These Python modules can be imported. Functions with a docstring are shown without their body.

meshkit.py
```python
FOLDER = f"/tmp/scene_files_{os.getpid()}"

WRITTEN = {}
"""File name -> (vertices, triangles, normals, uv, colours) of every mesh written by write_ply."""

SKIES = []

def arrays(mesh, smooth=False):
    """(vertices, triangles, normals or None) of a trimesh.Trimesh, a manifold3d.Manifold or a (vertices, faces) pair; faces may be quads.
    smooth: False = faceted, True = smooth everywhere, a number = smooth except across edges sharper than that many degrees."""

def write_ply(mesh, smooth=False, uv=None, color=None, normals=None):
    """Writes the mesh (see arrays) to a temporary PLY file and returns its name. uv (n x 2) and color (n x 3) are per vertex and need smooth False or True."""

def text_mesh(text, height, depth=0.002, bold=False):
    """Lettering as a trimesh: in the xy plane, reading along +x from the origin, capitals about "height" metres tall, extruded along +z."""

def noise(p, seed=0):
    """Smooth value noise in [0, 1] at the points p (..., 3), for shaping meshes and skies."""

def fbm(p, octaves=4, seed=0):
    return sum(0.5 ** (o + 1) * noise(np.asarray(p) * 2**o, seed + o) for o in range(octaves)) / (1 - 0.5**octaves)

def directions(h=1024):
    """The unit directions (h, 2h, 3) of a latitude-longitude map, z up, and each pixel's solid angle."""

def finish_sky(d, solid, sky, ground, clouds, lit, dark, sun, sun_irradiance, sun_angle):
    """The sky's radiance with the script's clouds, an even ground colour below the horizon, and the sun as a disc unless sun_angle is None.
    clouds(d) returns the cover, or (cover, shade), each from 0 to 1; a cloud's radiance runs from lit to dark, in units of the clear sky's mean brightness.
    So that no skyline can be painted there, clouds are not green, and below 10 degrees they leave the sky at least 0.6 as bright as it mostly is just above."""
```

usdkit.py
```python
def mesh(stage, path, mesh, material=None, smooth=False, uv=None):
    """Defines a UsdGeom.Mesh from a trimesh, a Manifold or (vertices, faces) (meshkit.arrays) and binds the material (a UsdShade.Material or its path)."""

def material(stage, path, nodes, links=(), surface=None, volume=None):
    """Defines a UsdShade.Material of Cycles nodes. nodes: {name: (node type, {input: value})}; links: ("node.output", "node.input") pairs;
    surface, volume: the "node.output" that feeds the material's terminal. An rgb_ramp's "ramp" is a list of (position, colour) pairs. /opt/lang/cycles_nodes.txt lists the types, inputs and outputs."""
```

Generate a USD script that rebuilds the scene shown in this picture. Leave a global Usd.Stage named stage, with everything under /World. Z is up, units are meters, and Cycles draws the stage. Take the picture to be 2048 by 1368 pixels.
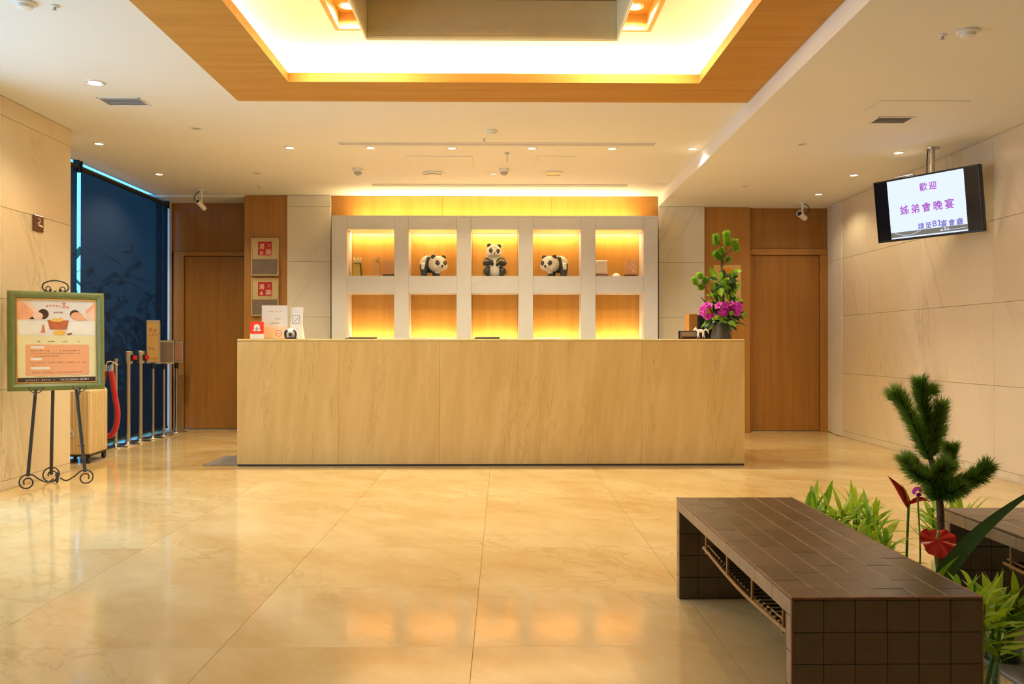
import math, random
import numpy as np, trimesh, manifold3d as m3
from shapely.geometry import Polygon, Point, box as sbox
from shapely import affinity
from pxr import Usd, UsdGeom, UsdLux, UsdShade, Gf, Sdf, Vt
import usdkit, meshkit

stage = Usd.Stage.CreateInMemory()
UsdGeom.Xform.Define(stage, '/World')
rnd = random.Random(7)
PI = math.pi

# ------------------------------------------------------------------ camera
F_PX = 1660.0
YAW, PITCH = math.atan(20 / F_PX), math.atan(7 / F_PX)
cam = UsdGeom.Camera.Define(stage, '/World/camera')
cam.CreateHorizontalApertureAttr(36.0)
cam.CreateFocalLengthAttr(36.0 * F_PX / 2048)
cam.CreateClippingRangeAttr((0.05, 200.0))
cam.AddTranslateOp().Set((0, 0, 1.05))
cam.AddRotateZOp().Set(-math.degrees(YAW))
cam.AddRotateXOp().Set(90 + math.degrees(PITCH))
EXPOSURE = 0.14
cam.CreateExposureAttr(EXPOSURE)

# ------------------------------------------------------------------ light levels (tune here)
WARM = (1.0, 0.75, 0.36)          # cove tubes
WARMER = (1.0, 0.63, 0.29)         # niche strips
SPOT = (1.0, 0.83, 0.52)          # downlights
DAY = (0.60, 0.82, 1.0)           # daylight through the added left glazing
L_COVE, L_TOPBAND, L_NICHE_UP, L_NICHE_LOW, L_SPOT, L_DAY = 72.0, 60.0, 135.0, 112.0, 4000.0, 4.0
SKY_COLOR, SKY_LEVEL = (0.09, 0.47, 0.95), 1.35

dome = UsdLux.DomeLight.Define(stage, '/World/sky')
dome.CreateColorAttr(SKY_COLOR)
dome.CreateIntensityAttr(SKY_LEVEL)


def aim(api, pos, direction, spin=0.0):
    """Places a light so that its -z axis looks along direction."""
    d = np.array(direction, float)
    d /= np.linalg.norm(d)
    z = -d
    x = np.cross([0, 0, 1.0] if abs(z[2]) < .9 else [0, 1.0, 0], z)
    x /= np.linalg.norm(x)
    y = np.cross(z, x)
    M = Gf.Matrix4d(*x, 0, *y, 0, *z, 0, *map(float, pos), 1)
    UsdGeom.Xformable(api).AddTransformOp().Set(M)


def rect_light(path, pos, direction, w, h, color, level):
    l = UsdLux.RectLight.Define(stage, path)
    l.CreateWidthAttr(w)
    l.CreateHeightAttr(h)
    l.CreateColorAttr(color)
    l.CreateIntensityAttr(level)
    aim(l, pos, direction)
    return l


def disk_light(path, pos, direction, r, color, level):
    l = UsdLux.DiskLight.Define(stage, path)
    l.CreateRadiusAttr(r)
    l.CreateColorAttr(color)
    l.CreateIntensityAttr(level)
    aim(l, pos, direction)
    return l


# added area light for daylight at an added, unseen glazed front on the left, just outside its panes
rect_light('/World/daylight_left', (-4.05, 4.35, 1.35), (1, 0, 0), 2.3, 2.5, DAY, L_DAY)

# ------------------------------------------------------------------ helpers: names, things, parts
used = set()


def numbered(name, parent):
    n, k = name, 0
    while (parent, n) in used:
        k += 1
        n = f'{name}_{k:03d}'
    used.add((parent, n))
    return n


def pth(o):
    return '/World' if o is None else str(o.GetPath())


def tag(o, label=None, cat=None, group=None, kind=None):
    for k, v in (('label', label), ('category', cat), ('group', group), ('kind', kind)):
        if v:
            o.SetCustomDataByKey(k, v)
    return o


def thing(name, label=None, cat=None, loc=(0, 0, 0), rz=0.0, group=None, kind=None):
    p = '/World/' + numbered(name, '/World')
    x = UsdGeom.Xform.Define(stage, p)
    x.AddTranslateOp().Set(tuple(map(float, loc)))
    x.AddRotateZOp().Set(float(rz))
    return tag(x.GetPrim(), label, cat, group, kind)


def obj(name, mesh, mat, parent=None, smooth=False, label=None, kind=None):
    up = pth(parent)
    p = up + '/' + numbered(name, up)
    o = usdkit.mesh(stage, p, mesh, mat, smooth).GetPrim()
    return tag(o, label, kind=kind)


def dup(root, loc, rz=0.0, label=None, group=None):
    was = root.GetCustomData()
    base = root.GetName()
    if base[-4:-3] == '_' and base[-3:].isdigit():
        base = base[:-4]
    r = thing(base, label or was.get('label'), was.get('category'), loc, rz, group or was.get('group'))
    # reference the parts only: each child of the source under the copy
    r.GetReferences().AddInternalReference(root.GetPath())
    r.SetInstanceable(True)
    return r


# ------------------------------------------------------------------ helpers: meshes (vertices, faces)
def cat(*ms):
    vs, fs, n = [], [], 0
    for m in ms:
        v, f, _ = meshkit.arrays(m)
        vs.append(v)
        fs.append(f + n)
        n += len(v)
    return trimesh.Trimesh(np.vstack(vs), np.vstack(fs), process=False)


def bx(x0, x1, y0, y1, z0, z1):
    m = trimesh.creation.box([x1 - x0, y1 - y0, z1 - z0])
    m.apply_translation([(x0 + x1) / 2, (y0 + y1) / 2, (z0 + z1) / 2])
    return m


def bbx(x0, x1, y0, y1, z0, z1, b=0.003):
    """Box with chamfered edges (44 triangles)."""
    pts = []
    lo, hi = np.array([x0, y0, z0], float), np.array([x1, y1, z1], float)
    b = min(b, (hi - lo).min() * .45)
    for c in np.ndindex(2, 2, 2):
        p = np.where(np.array(c), hi, lo)
        s = np.where(np.array(c), -1, 1) * b
        for k in range(3):
            q = p + s
            q[k] = p[k]
            pts.append(q)
    return m3.Manifold.hull_points(np.array(pts))


def mv(m, t=(0, 0, 0), rz=0.0, rx=0.0, ry=0.0, s=1.0):
    v, f, _ = meshkit.arrays(m)
    m = trimesh.Trimesh(v * s, f, process=False)
    R = trimesh.transformations.euler_matrix(rx, ry, rz, 'sxyz')
    R[:3, 3] = t
    m.apply_transform(R)
    return m


def lathe(prof, n=28, at=(0, 0, 0)):
    m = trimesh.creation.revolve(np.array(prof, float), sections=n)
    m.apply_translation(at)
    return m


def tube(pts, r, n=8, cap=True):
    p = np.array(pts, float)
    if len(p) == 2:
        p = np.vstack([p[0], (p[0] + p[1]) / 2, p[1]])
    r = np.broadcast_to(np.asarray(r, float) if np.ndim(r) == 0 else np.interp(np.linspace(0, 1, len(p)), np.linspace(0, 1, len(r)), r), (len(p),))
    t = np.gradient(p, axis=0)
    t /= np.linalg.norm(t, axis=1, keepdims=True) + 1e-12
    u = np.cross(t[0], [0, 0, 1.0] if abs(t[0][2]) < .9 else [1.0, 0, 0])
    rings = []
    for i in range(len(p)):
        u = u - t[i] * (u @ t[i])
        u /= np.linalg.norm(u) + 1e-12
        w = np.cross(t[i], u)
        a = np.arange(n) * 2 * PI / n
        rings.append(p[i] + r[i] * (np.cos(a)[:, None] * u + np.sin(a)[:, None] * w))
    v = np.vstack(rings + [p[:1], p[-1:]])
    f = []
    for i in range(len(p) - 1):
        for j in range(n):
            a, b = i * n + j, i * n + (j + 1) % n
            f += [[a, b, b + n], [a, b + n, a + n]]
    if cap:
        e = len(p) * n
        for j in range(n):
            f += [[e, (j + 1) % n, j], [e + 1, e - n + j, e - n + (j + 1) % n]]
    return trimesh.Trimesh(v, np.array(f), process=False)


def spline(pts, n=24):
    p = np.array(pts, float)
    k = np.vstack([2 * p[0] - p[1], p, 2 * p[-1] - p[-2]])
    out = []
    for i in range(len(p) - 1):
        a, b, c, d = k[i:i + 4]
        for t in np.linspace(0, 1, max(2, n // (len(p) - 1)), endpoint=False):
            out.append(.5 * (2 * b + (c - a) * t + (2 * a - 5 * b + 4 * c - d) * t * t + (3 * b - a - 3 * c + d) * t ** 3))
    return np.array(out + [p[-1]])


def ext(poly, d):
    gs = [g for g in getattr(poly, 'geoms', [poly]) if g.area > 0]
    return trimesh.util.concatenate([trimesh.creation.extrude_polygon(g, d, engine='earcut') for g in gs])


def upright(m, at, rz=0.0):
    """A mesh drawn in xy (facing +z) stood up in the x-z plane, facing -y, then turned by rz and moved."""
    return mv(mv(m, rx=PI / 2), at, rz=rz)


def ellipsoid(c, r, rot=(0, 0, 0), n=32):
    s = m3.Manifold.sphere(1.0, n).scale(r).rotate(tuple(rot)).translate(c)
    return s


def disc_poly(cx, cy, rx, ry=None, n=24):
    a = np.linspace(0, 2 * PI, n, endpoint=False)
    return Polygon(np.stack([cx + rx * np.cos(a), cy + (ry or rx) * np.sin(a)], 1))


def S(h):
    """sRGB hex to linear."""
    c = np.array([int(h[i:i + 2], 16) for i in (0, 2, 4)]) / 255
    return tuple(np.where(c <= .04045, c / 12.92, ((c + .055) / 1.055) ** 2.4))


# ------------------------------------------------------------------ materials
LOOKS = '/World/Looks'
UsdGeom.Scope.Define(stage, LOOKS)


def plain(name, color, rough=.5, metal=0.0, noise=.06, scale=9.0, spec=.5, bump=0.0, extra=None):
    """A principled surface whose tone wanders a little."""
    c = np.array(color)
    nodes = {'t': ('texture_coordinate', {}), 'n': ('noise_texture', {'scale': scale, 'detail': 4.0}),
             'r': ('rgb_ramp', {'ramp': [(.25, tuple(c * (1 - noise))), (.75, tuple(np.minimum(c * (1 + noise), 1)))]}),
             'p': ('principled_bsdf', {'roughness': rough, 'metallic': metal, 'specular_ior_level': spec, **(extra or {})})}
    links = [('t.object', 'n.vector'), ('n.fac', 'r.fac'), ('r.color', 'p.base_color')]
    if bump:
        nodes['b'] = ('bump', {'strength': bump, 'distance': .004})
        nodes['n2'] = ('noise_texture', {'scale': scale * 12, 'detail': 3.0})
        links += [('t.object', 'n2.vector'), ('n2.fac', 'b.height'), ('b.normal', 'p.normal')]
    return usdkit.material(stage, f'{LOOKS}/{name}', nodes, links, 'p.BSDF')


def marble(name, base, alt, vein, rot=(0, 0, 0), stretch=(1, 1, 1), vein_scale=1.6, rough=.2, amount=.5, shift=7.0):
    """Veined stone: clouded ground tone and thin drawn-out veins along a slanted direction."""
    nodes = {'g': ('geometry', {}), 'oi': ('object_info', {}),
             'off': ('combine_xyz', {}), 'm7': ('math', {'math_type': 'multiply', 'value2': shift}),
             'add': ('mix_vector', {'fac': .5}),
             'mp': ('mapping', {'mapping_type': 'texture', 'rotation': rot, 'scale': tuple(.5 / s for s in stretch)}),
             'n1': ('noise_texture', {'scale': 1.1, 'detail': 7.0, 'roughness': .62}),
             'r1': ('rgb_ramp', {'ramp': [(.3, alt), (.66, base)]}),
             'n2': ('noise_texture', {'scale': vein_scale, 'detail': 6.0, 'roughness': .6, 'distortion': .7}),
             'r2': ('rgb_ramp', {'ramp': [(.0, (0, 0, 0)), (.462, (0, 0, 0)), (.497, (1, 1, 1)), (.503, (1, 1, 1)), (.53, (0, 0, 0)), (1, (0, 0, 0))]}),
             'n3': ('noise_texture', {'scale': .9, 'detail': 2.0}),
             'r3': ('rgb_ramp', {'ramp': [(.45, (0, 0, 0)), (.62, (1, 1, 1))]}),
             'mul': ('math', {'math_type': 'multiply'}), 'amt': ('math', {'math_type': 'multiply', 'value2': amount}),
             'mx': ('mix_color', {'b': vein}),
             'p': ('principled_bsdf', {'roughness': rough})}
    links = [('oi.random', 'm7.value1'), ('m7.value', 'off.x'), ('m7.value', 'off.z'), ('g.position', 'add.a'), ('off.vector', 'add.b'), ('add.result', 'mp.vector'),
             ('mp.vector', 'n1.vector'), ('mp.vector', 'n2.vector'), ('mp.vector', 'n3.vector'), ('n1.fac', 'r1.fac'), ('n2.fac', 'r2.fac'), ('n3.fac', 'r3.fac'),
             ('r2.color', 'mul.value1'), ('r3.color', 'mul.value2'), ('mul.value', 'amt.value1'), ('amt.value', 'mx.fac'), ('r1.color', 'mx.a'), ('mx.result', 'p.base_color')]
    return usdkit.material(stage, f'{LOOKS}/{name}', nodes, links, 'p.BSDF')


def wood(name, light, dark, grain='z', rough=.35, coat=.0, spec=.5):
    sc = {'z': (14, 14, .7), 'x': (.7, 14, 14), 'y': (14, .7, 14)}[grain]
    nodes = {'g': ('geometry', {}), 'mp': ('mapping', {'scale': sc}),
             'n1': ('noise_texture', {'scale': 1.0, 'detail': 6.0, 'roughness': .6, 'distortion': .5}),
             'r1': ('rgb_ramp', {'ramp': [(.3, dark), (.7, light)]}),
             'n2': ('noise_texture', {'scale': 5.0, 'detail': 2.0}),
             'b': ('bump', {'strength': .05, 'distance': .002}),
             'p': ('principled_bsdf', {'roughness': rough, 'coat_weight': coat, 'coat_roughness': .2, 'specular_ior_level': spec})}
    links = [('g.position', 'mp.vector'), ('mp.vector', 'n1.vector'), ('mp.vector', 'n2.vector'), ('n1.fac', 'r1.fac'), ('n2.fac', 'b.height'), ('b.normal', 'p.normal'), ('r1.color', 'p.base_color')]
    return usdkit.material(stage, f'{LOOKS}/{name}', nodes, links, 'p.BSDF')


def emit(name, color, level):
    return usdkit.material(stage, f'{LOOKS}/{name}', {'e': ('emission', {'color': color, 'strength': level})}, (), 'e.emission')


def glass(name, tint=(1, 1, 1), rough=0.0):
    return usdkit.material(stage, f'{LOOKS}/{name}', {'lw': ('layer_weight', {'blend': .5}), 'pw': ('math', {'math_type': 'power', 'value2': 4.0}), 'f': ('math', {'math_type': 'multiply_add', 'value2': .8, 'value3': .035}), 't': ('transparent_bsdf', {'color': tint}), 'g': ('glossy_bsdf', {'color': (1, 1, 1), 'roughness': rough}), 'm': ('mix_closure', {})},
                           [('lw.facing', 'pw.value1'), ('pw.value', 'f.value1'), ('f.value', 'm.fac'), ('t.BSDF', 'm.closure1'), ('g.BSDF', 'm.closure2')], 'm.closure')


def leafy(name, a, b, rough=.35, trans=.3):
    nodes = {'oi': ('object_info', {}), 't': ('texture_coordinate', {}), 'n': ('noise_texture', {'scale': 14.0, 'detail': 2.0}),
             'ad': ('math', {'math_type': 'multiply_add', 'value2': .6, 'value3': .0}), 's': ('math', {'math_type': 'add'}), 'h': ('math', {'math_type': 'multiply', 'value2': .62}),
             'r': ('rgb_ramp', {'ramp': [(.2, a), (.8, b)]}), 'p': ('principled_bsdf', {'roughness': rough}), 'tr': ('translucent_bsdf', {}), 'm': ('mix_closure', {'fac': trans})}
    links = [('t.object', 'n.vector'), ('oi.random', 'ad.value1'), ('ad.value', 's.value1'), ('n.fac', 's.value2'), ('s.value', 'h.value1'), ('h.value', 'r.fac'), ('r.color', 'p.base_color'), ('r.color', 'tr.color'), ('p.BSDF', 'm.closure1'), ('tr.BSDF', 'm.closure2')]
    return usdkit.material(stage, f'{LOOKS}/{name}', nodes, links, 'm.closure')


M = {}
M['paint'] = plain('ceiling_paint', (.79, .785, .77), .75, noise=.015, scale=1.5)
M['white'] = plain('white_trim', (.82, .80, .76), .45, noise=.02)
M['cove'] = plain('cove_paint', (.86, .83, .77), .8, noise=.01)
M['marble'] = marble('wall_marble', (.75, .70, .62), (.71, .66, .575), (.36, .30, .21), rot=(0.0, 0.45, 0.0), stretch=(1.2, 1.0, .3), vein_scale=2.0, rough=.22, amount=.22)
M['marble_right'] = marble('wall_marble_right', (.74, .63, .47), (.68, .57, .41), (.34, .28, .19), rot=(-0.43, 0.0, 0.0), stretch=(1.0, 1.5, .3), vein_scale=2.0, rough=.22, amount=.42)
M['marble_left'] = marble('wall_marble_left', (.76, .65, .48), (.71, .60, .43), (.40, .32, .21), rot=(0.42, 0.0, 0.0), stretch=(1.2, 2.2, .5), vein_scale=2.4, rough=.22, amount=.4)
M['shelf_marble'] = marble('shelf_marble', (.67, .67, .69), (.63, .63, .65), (.45, .43, .42), rot=(0, .6, 0), stretch=(1.2, 1, .6), vein_scale=1.7, rough=.16, amount=.18)
M['desk'] = marble('desk_marble', (.70, .50, .215), (.59, .395, .14), (.36, .22, .07), rot=(0.0, 0.10, 0.0), stretch=(9.0, 9.0, 1.1), vein_scale=2.4, rough=.24, amount=.38, shift=.6)
M['floor'] = marble('floor_marble', (.80, .63, .345), (.65, .435, .175), (.44, .28, .10), rot=(0, 0, .7), stretch=(2.2, 1.1, 1), vein_scale=2.6, rough=.10, amount=.30, shift=.5)
M['joint'] = plain('stone_joint', (.36, .29, .19), .7)
M['joint_wall'] = plain('wall_joint', (.60, .50, .36), .7)
M['wood'] = wood('panel_wood', (.44, .205, .042), (.36, .155, .027), 'z')
M['door_wood'] = wood('door_wood', (.38, .17, .031), (.30, .123, .02), 'z', rough=.3)
M['frame_wood'] = wood('ceiling_frame_wood', (.60, .32, .085), (.51, .255, .06), 'x', rough=.65, spec=.12)
M['niche_wood'] = wood('niche_wood', (.47, .255, .058), (.39, .20, .038), 'z')
M['steel'] = plain('brushed_steel', (.62, .58, .52), .28, 1.0, noise=.03)
M['chrome'] = plain('chrome', (.8, .8, .8), .08, 1.0, noise=.01)
M['black'] = plain('black_plastic', (.015, .015, .017), .35)
M['iron'] = plain('wrought_iron', (.06, .065, .085), .36, .5)
M['dark'] = plain('dark_recess', (.05, .045, .04), .7)
M['grey'] = plain('grey_plastic', (.42, .42, .43), .45)
M['slot'] = plain('slot_grey', (.60, .57, .57), .55)
M['gold'] = plain('gold_liner', (.72, .45, .13), .3, .7)
M['green_frame'] = plain('green_frame_paint', (.165, .20, .07), .32, noise=.1, scale=20)
M['lamp'] = emit('lamp_lens', (1.0, .88, .68), 14.0)
M['lamp_warm'] = emit('lamp_lens_warm', (1.0, .72, .36), 9.0)
M['pane'] = glass('window_pane', (.96, .98, .99))
M['vase_glass'] = glass('vase_glass', (.90, .95, .92))
M['acrylic'] = glass('acrylic', (.97, .97, .97))
M['water'] = glass('vase_water', (.86, .93, .86))

# ================================================================== SETTING
ZC, ZL = 2.85, 2.72                    # main ceiling, lower ceiling on the right
XL, XR, XW = -3.60, 3.92, -4.12        # left marble wall, right marble wall, window wall
YF, YB = -2.6, 9.98                    # wall behind the camera, back wall


def struct(name, **k):
    return thing(name, kind='structure', **k)


# floor of large polished slabs
fl = struct('floor')
obj('bed', bx(-4.35, 4.05, YF - .1, 10.7, -.12, -.003), M['joint'], fl)
xs = [-4.3] + [-.10 + .875 * k for k in range(-4, 5)] + [3.98]
ys = [YF] + [2.9 + .71 * k for k in range(-7, 11)] + [10.62]
for i in range(len(xs) - 1):
    for j in range(len(ys) - 1):
        obj('slab', bx(xs[i] + .0010, xs[i + 1] - .0010, ys[j] + .0004, ys[j + 1] - .0004, -.02, rnd.uniform(-.0001, .0001)), M['floor'], fl)


def clad(parent, mat, axis, face, depth, lo, hi, zcuts, ucuts, gap=.0011):
    """Stone panels on a wall: axis 'x' = the wall faces along x with its panels spread over y, or 'y'."""
    us = [lo] + [u for u in ucuts if lo + .05 < u < hi - .05] + [hi]
    for i in range(len(us) - 1):
        for k in range(len(zcuts) - 1):
            a, b, c, d = us[i] + gap, us[i + 1] - gap, zcuts[k] + gap, zcuts[k + 1] - gap
            r = sorted((face, face + depth))
            obj('marble_panel', bbx(r[0], r[1], a, b, c, d, .002) if axis == 'x' else bbx(a, b, r[0], r[1], c, d, .002), mat, parent)


ROWS = [0.005, .07, .73, 1.39, 2.05, 2.71, 2.848]
ROWS_LOW = [0.005, .07, .73, 1.39, 2.05, 2.719]

# left marble wall: the pier seen in the picture, an added, unseen glazed front nearer the camera and the rest
wl = struct('wall_left')
obj('core', cat(bx(-4.3, XL - .025, 5.55, 6.95, 0, ZC), bx(-4.3, XL - .025, YF, 3.05, 0, ZC), bx(-4.3, -4.0, 3.05, 5.55, 2.62, 3.34)), M['joint_wall'], wl)
clad(wl, M['marble_left'], 'x', XL, -.025, 5.55, 6.97, ROWS, [6.02])
clad(wl, M['marble_left'], 'x', XL, -.025, YF, 3.05, ROWS, [-1.5, -.35, .8, 1.95])
clad(wl, M['marble_left'], 'y', 6.97, -.02, -4.1, XL, ROWS, [])
obj('lintel', bbx(-4.0, XL, 3.05, 5.55, 2.62, 2.848), M['marble_left'], wl)
w1 = struct('window_1')
mull = [bbx(-3.99, -3.93, y - .025, y + .025, .03, 2.62, .004) for y in (3.08, 4.30, 5.52)]
for m in mull:
    obj('mullion', m, M['steel'], w1)
for z in (.03, 2.58):
    obj('rail', bbx(-3.99, -3.93, 3.05, 5.55, z - .03, z + .04, .004), M['steel'], w1)
for a, b in ((3.105, 4.275), (4.325, 5.495)):
    obj('pane', bx(-3.966, -3.956, a, b, .06, 2.56), M['pane'], w1)

# window wall behind the blinds
wwall = struct('wall_window')
obj('core', cat(bx(-4.4, -4.28, 6.97, 7.6, 0, 3.1), bx(-4.2, XW - .04, 10.34, 10.6, 0, ZC), bx(-4.4, -4.28, 6.97, 10.6, 3.02, 3.34), bx(-4.4, -4.25, 6.97, 10.6, -.1, .015)), M['dark'], wwall)
w2 = struct('window_2')
for y in (7.62, 8.05, 10.31):
    obj('mullion', bbx(-4.27, -4.21, y - .03, y + .03, .0, 3.02, .004), M['dark'], w2)
for a, b in ((7.65, 8.02), (8.08, 10.28)):
    obj('pane', bx(-4.245, -4.235, a, b, .02, 3.02), M['pane'], w2)

# back wall
wb = struct('wall_back')
obj('core', cat(bx(-4.19, -3.09, 10.47, 10.7, 0, 3.3), bx(-3.09, -2.05, YB + .03, 10.7, 0, 3.0), bx(-2.05, 2.44, YB + .03, 10.7, 0, 3.0), bx(2.44, 2.994, YB + .03, 10.7, 0, 3.0), bx(2.994, 4.1, 10.14, 10.7, 0, 3.0)), M['dark'], wb)
obj('wood_panel', bbx(-3.09, -2.573, YB, 10.39, .003, ZC - .003), M['wood'], wb)
obj('wood_panel', bbx(-2.046, -.72, YB + .012, YB + .05, .003, ZC - .002, .001), M['wood'], wb)
obj('wood_panel', bbx(-.718, .60, YB + .012, YB + .05, .003, ZC - .002, .001), M['wood'], wb)
obj('wood_panel', bbx(.602, 1.881, YB + .012, YB + .05, .003, ZC - .002, .001), M['wood'], wb)
obj('wood_panel', bbx(2.44, 2.994, YB, 10.14, .003, ZL - .003), M['wood'], wb)
clad(wb, M['marble'], 'y', YB - .03, .06, -2.57, -2.05, ROWS, [])
clad(wb, M['marble'], 'y', YB - .03, .06, 1.885, 2.437, ROWS_LOW, [])

# left door in its recess
d1 = struct('door_1')
obj('over_panel', bbx(-4.12, -3.09, 10.415, 10.46, 2.225, 2.83), M['door_wood'], d1)
obj('frame', cat(bbx(-4.10, -3.97, 10.40, 10.47, 0, 2.175), bbx(-4.10, -3.09, 10.40, 10.47, 2.168, 2.222)), M['wood'], d1)
obj('leaf', bbx(-3.965, -3.09, 10.425, 10.465, .012, 2.165), M['door_wood'], d1)
obj('threshold', bbx(-3.965, -3.09, 10.40, 10.46, .001, .009, .002), M['steel'], d1)
# right door
d2 = struct('door_2')
obj('over_panel', bbx(2.994, 3.962, 10.055, 10.10, 2.232, ZL), M['door_wood'], d2)
obj('frame', cat(bbx(2.994, 3.03, 10.04, 10.13, 0, 2.15), bbx(3.872, 3.962, 10.04, 10.13, 0, 2.15), bbx(2.994, 3.962, 10.04, 10.13, 2.152, 2.228)), M['wood'], d2)
obj('leaf', bbx(3.033, 3.868, 10.075, 10.12, .012, 2.148), M['door_wood'], d2)
obj('threshold', bbx(3.033, 3.868, 10.045, 10.11, .001, .009, .002), M['steel'], d2)

# right marble wall
wr = struct('wall_right')
obj('core', cat(bx(XR + .025, 4.2, YF, 9.78, 0, 3.0), bx(3.985, 4.2, 9.78, 10.7, 0, 3.0)), M['joint_wall'], wr)
clad(wr, M['marble_right'], 'x', XR, .025, YF, 9.52, ROWS_LOW, [7.72 + 1.15 * k for k in range(-9, 3)])
clad(wr, M['marble'], 'x', XR - .004, .029, 9.52, 9.80, [.005, 2.05, 2.719], [])
clad(wr, M['marble'], 'x', 3.962, .023, 9.80, 10.13, [.005, 2.05, 2.719], [])
wf = struct('wall_front')
obj('core', bx(-4.3, 4.2, YF - .12, YF, 0, 3.0), M['marble_left'], wf)

# main ceiling with the opening of the light well
FX0, FX1, FY0, FY1 = -1.94, 1.825, 2.36, 6.117
ce = struct('ceiling')
plan = Polygon([(-4.4, YF - .1), (1.70, YF - .1), (1.70, 2.3), (1.832, 6.12), (1.905, 10.02), (-4.16, 10.02), (-4.16, 6.96), (-4.4, 6.96)]).difference(sbox(FX0, FY0, FX1, FY1))
obj('plaster', mv(ext(plan, .02), (0, 0, ZC)), M['paint'], ce)
obj('recess_soffit', bx(-4.3, -3.08, YB, 10.5, 2.83, 2.86), M['paint'], ce)
ring = sbox(FX0 - .12, FY0 - .12, FX1 + .12, FY1 + .12).difference(sbox(FX0, FY0, FX1, FY1))
obj('well_side', mv(ext(ring, .29), (0, 0, ZC + .02)), M['cove'], ce)
COX0, COX1, COY0, COY1 = -1.064, .951, 3.06, 5.424
well = sbox(FX0 - .12, FY0 - .12, FX1 + .12, FY1 + .12).difference(sbox(COX0 - .02, COY0 - .02, COX1 + .02, COY1 + .02))
obj('well_top', mv(ext(well, .02), (0, 0, 3.12)), M['cove'], ce)
obj('closing_slab', bx(-4.45, 4.25, YF - .15, 10.75, 3.34, 3.4), M['dark'], ce)

lowc = struct('ceiling_low')
beam = Polygon([(1.68, YF - .1), (1.755, 2.5), (1.781, 3.984), (1.809, 5.618), (1.878, 9.837), (1.884, 9.96), (1.884, 10.2), (4.0, 10.2), (4.0, YF - .1)])
obj('plaster', mv(ext(beam, .40), (0, 0, ZL)), M['paint'], lowc)

# wooden frame round the light well, mitred boards
fr = struct('trim_1')
ox0, ox1, oy0, oy1 = FX0, FX1, FY0, FY1
ix0, ix1, iy0, iy1 = -1.456, 1.35, 2.84, 5.662
for q in ([(ox0, oy1), (ox1, oy1), (ix1, iy1), (ix0, iy1)], [(ox0, oy0), (ox0, oy1), (ix0, iy1), (ix0, iy0)],
          [(ox1, oy1), (ox1, oy0), (ix1, iy0), (ix1, iy1)], [(ox1, oy0), (ox0, oy0), (ix0, iy0), (ix1, iy0)]):
    obj('frame_board', mv(ext(Polygon(q), .062), (0, 0, ZC - .004)), M['frame_wood'], fr)

# wooden coffer above the well
co = struct('trim_2')
for q in (bx(COX0 - .03, COX0, COY0, COY1, 3.118, 3.24), bx(COX1, COX1 + .03, COY0, COY1, 3.118, 3.24), bx(COX0 - .03, COX1 + .03, COY1, COY1 + .03, 3.118, 3.24), bx(COX0 - .03, COX1 + .03, COY0 - .03, COY0, 3.118, 3.24)):
    obj('coffer_side', q, M['frame_wood'], co)
obj('coffer_top', bx(COX0 - .03, COX1 + .03, COY0 - .03, COY1 + .03, 3.22, 3.25), M['frame_wood'], co)

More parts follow.
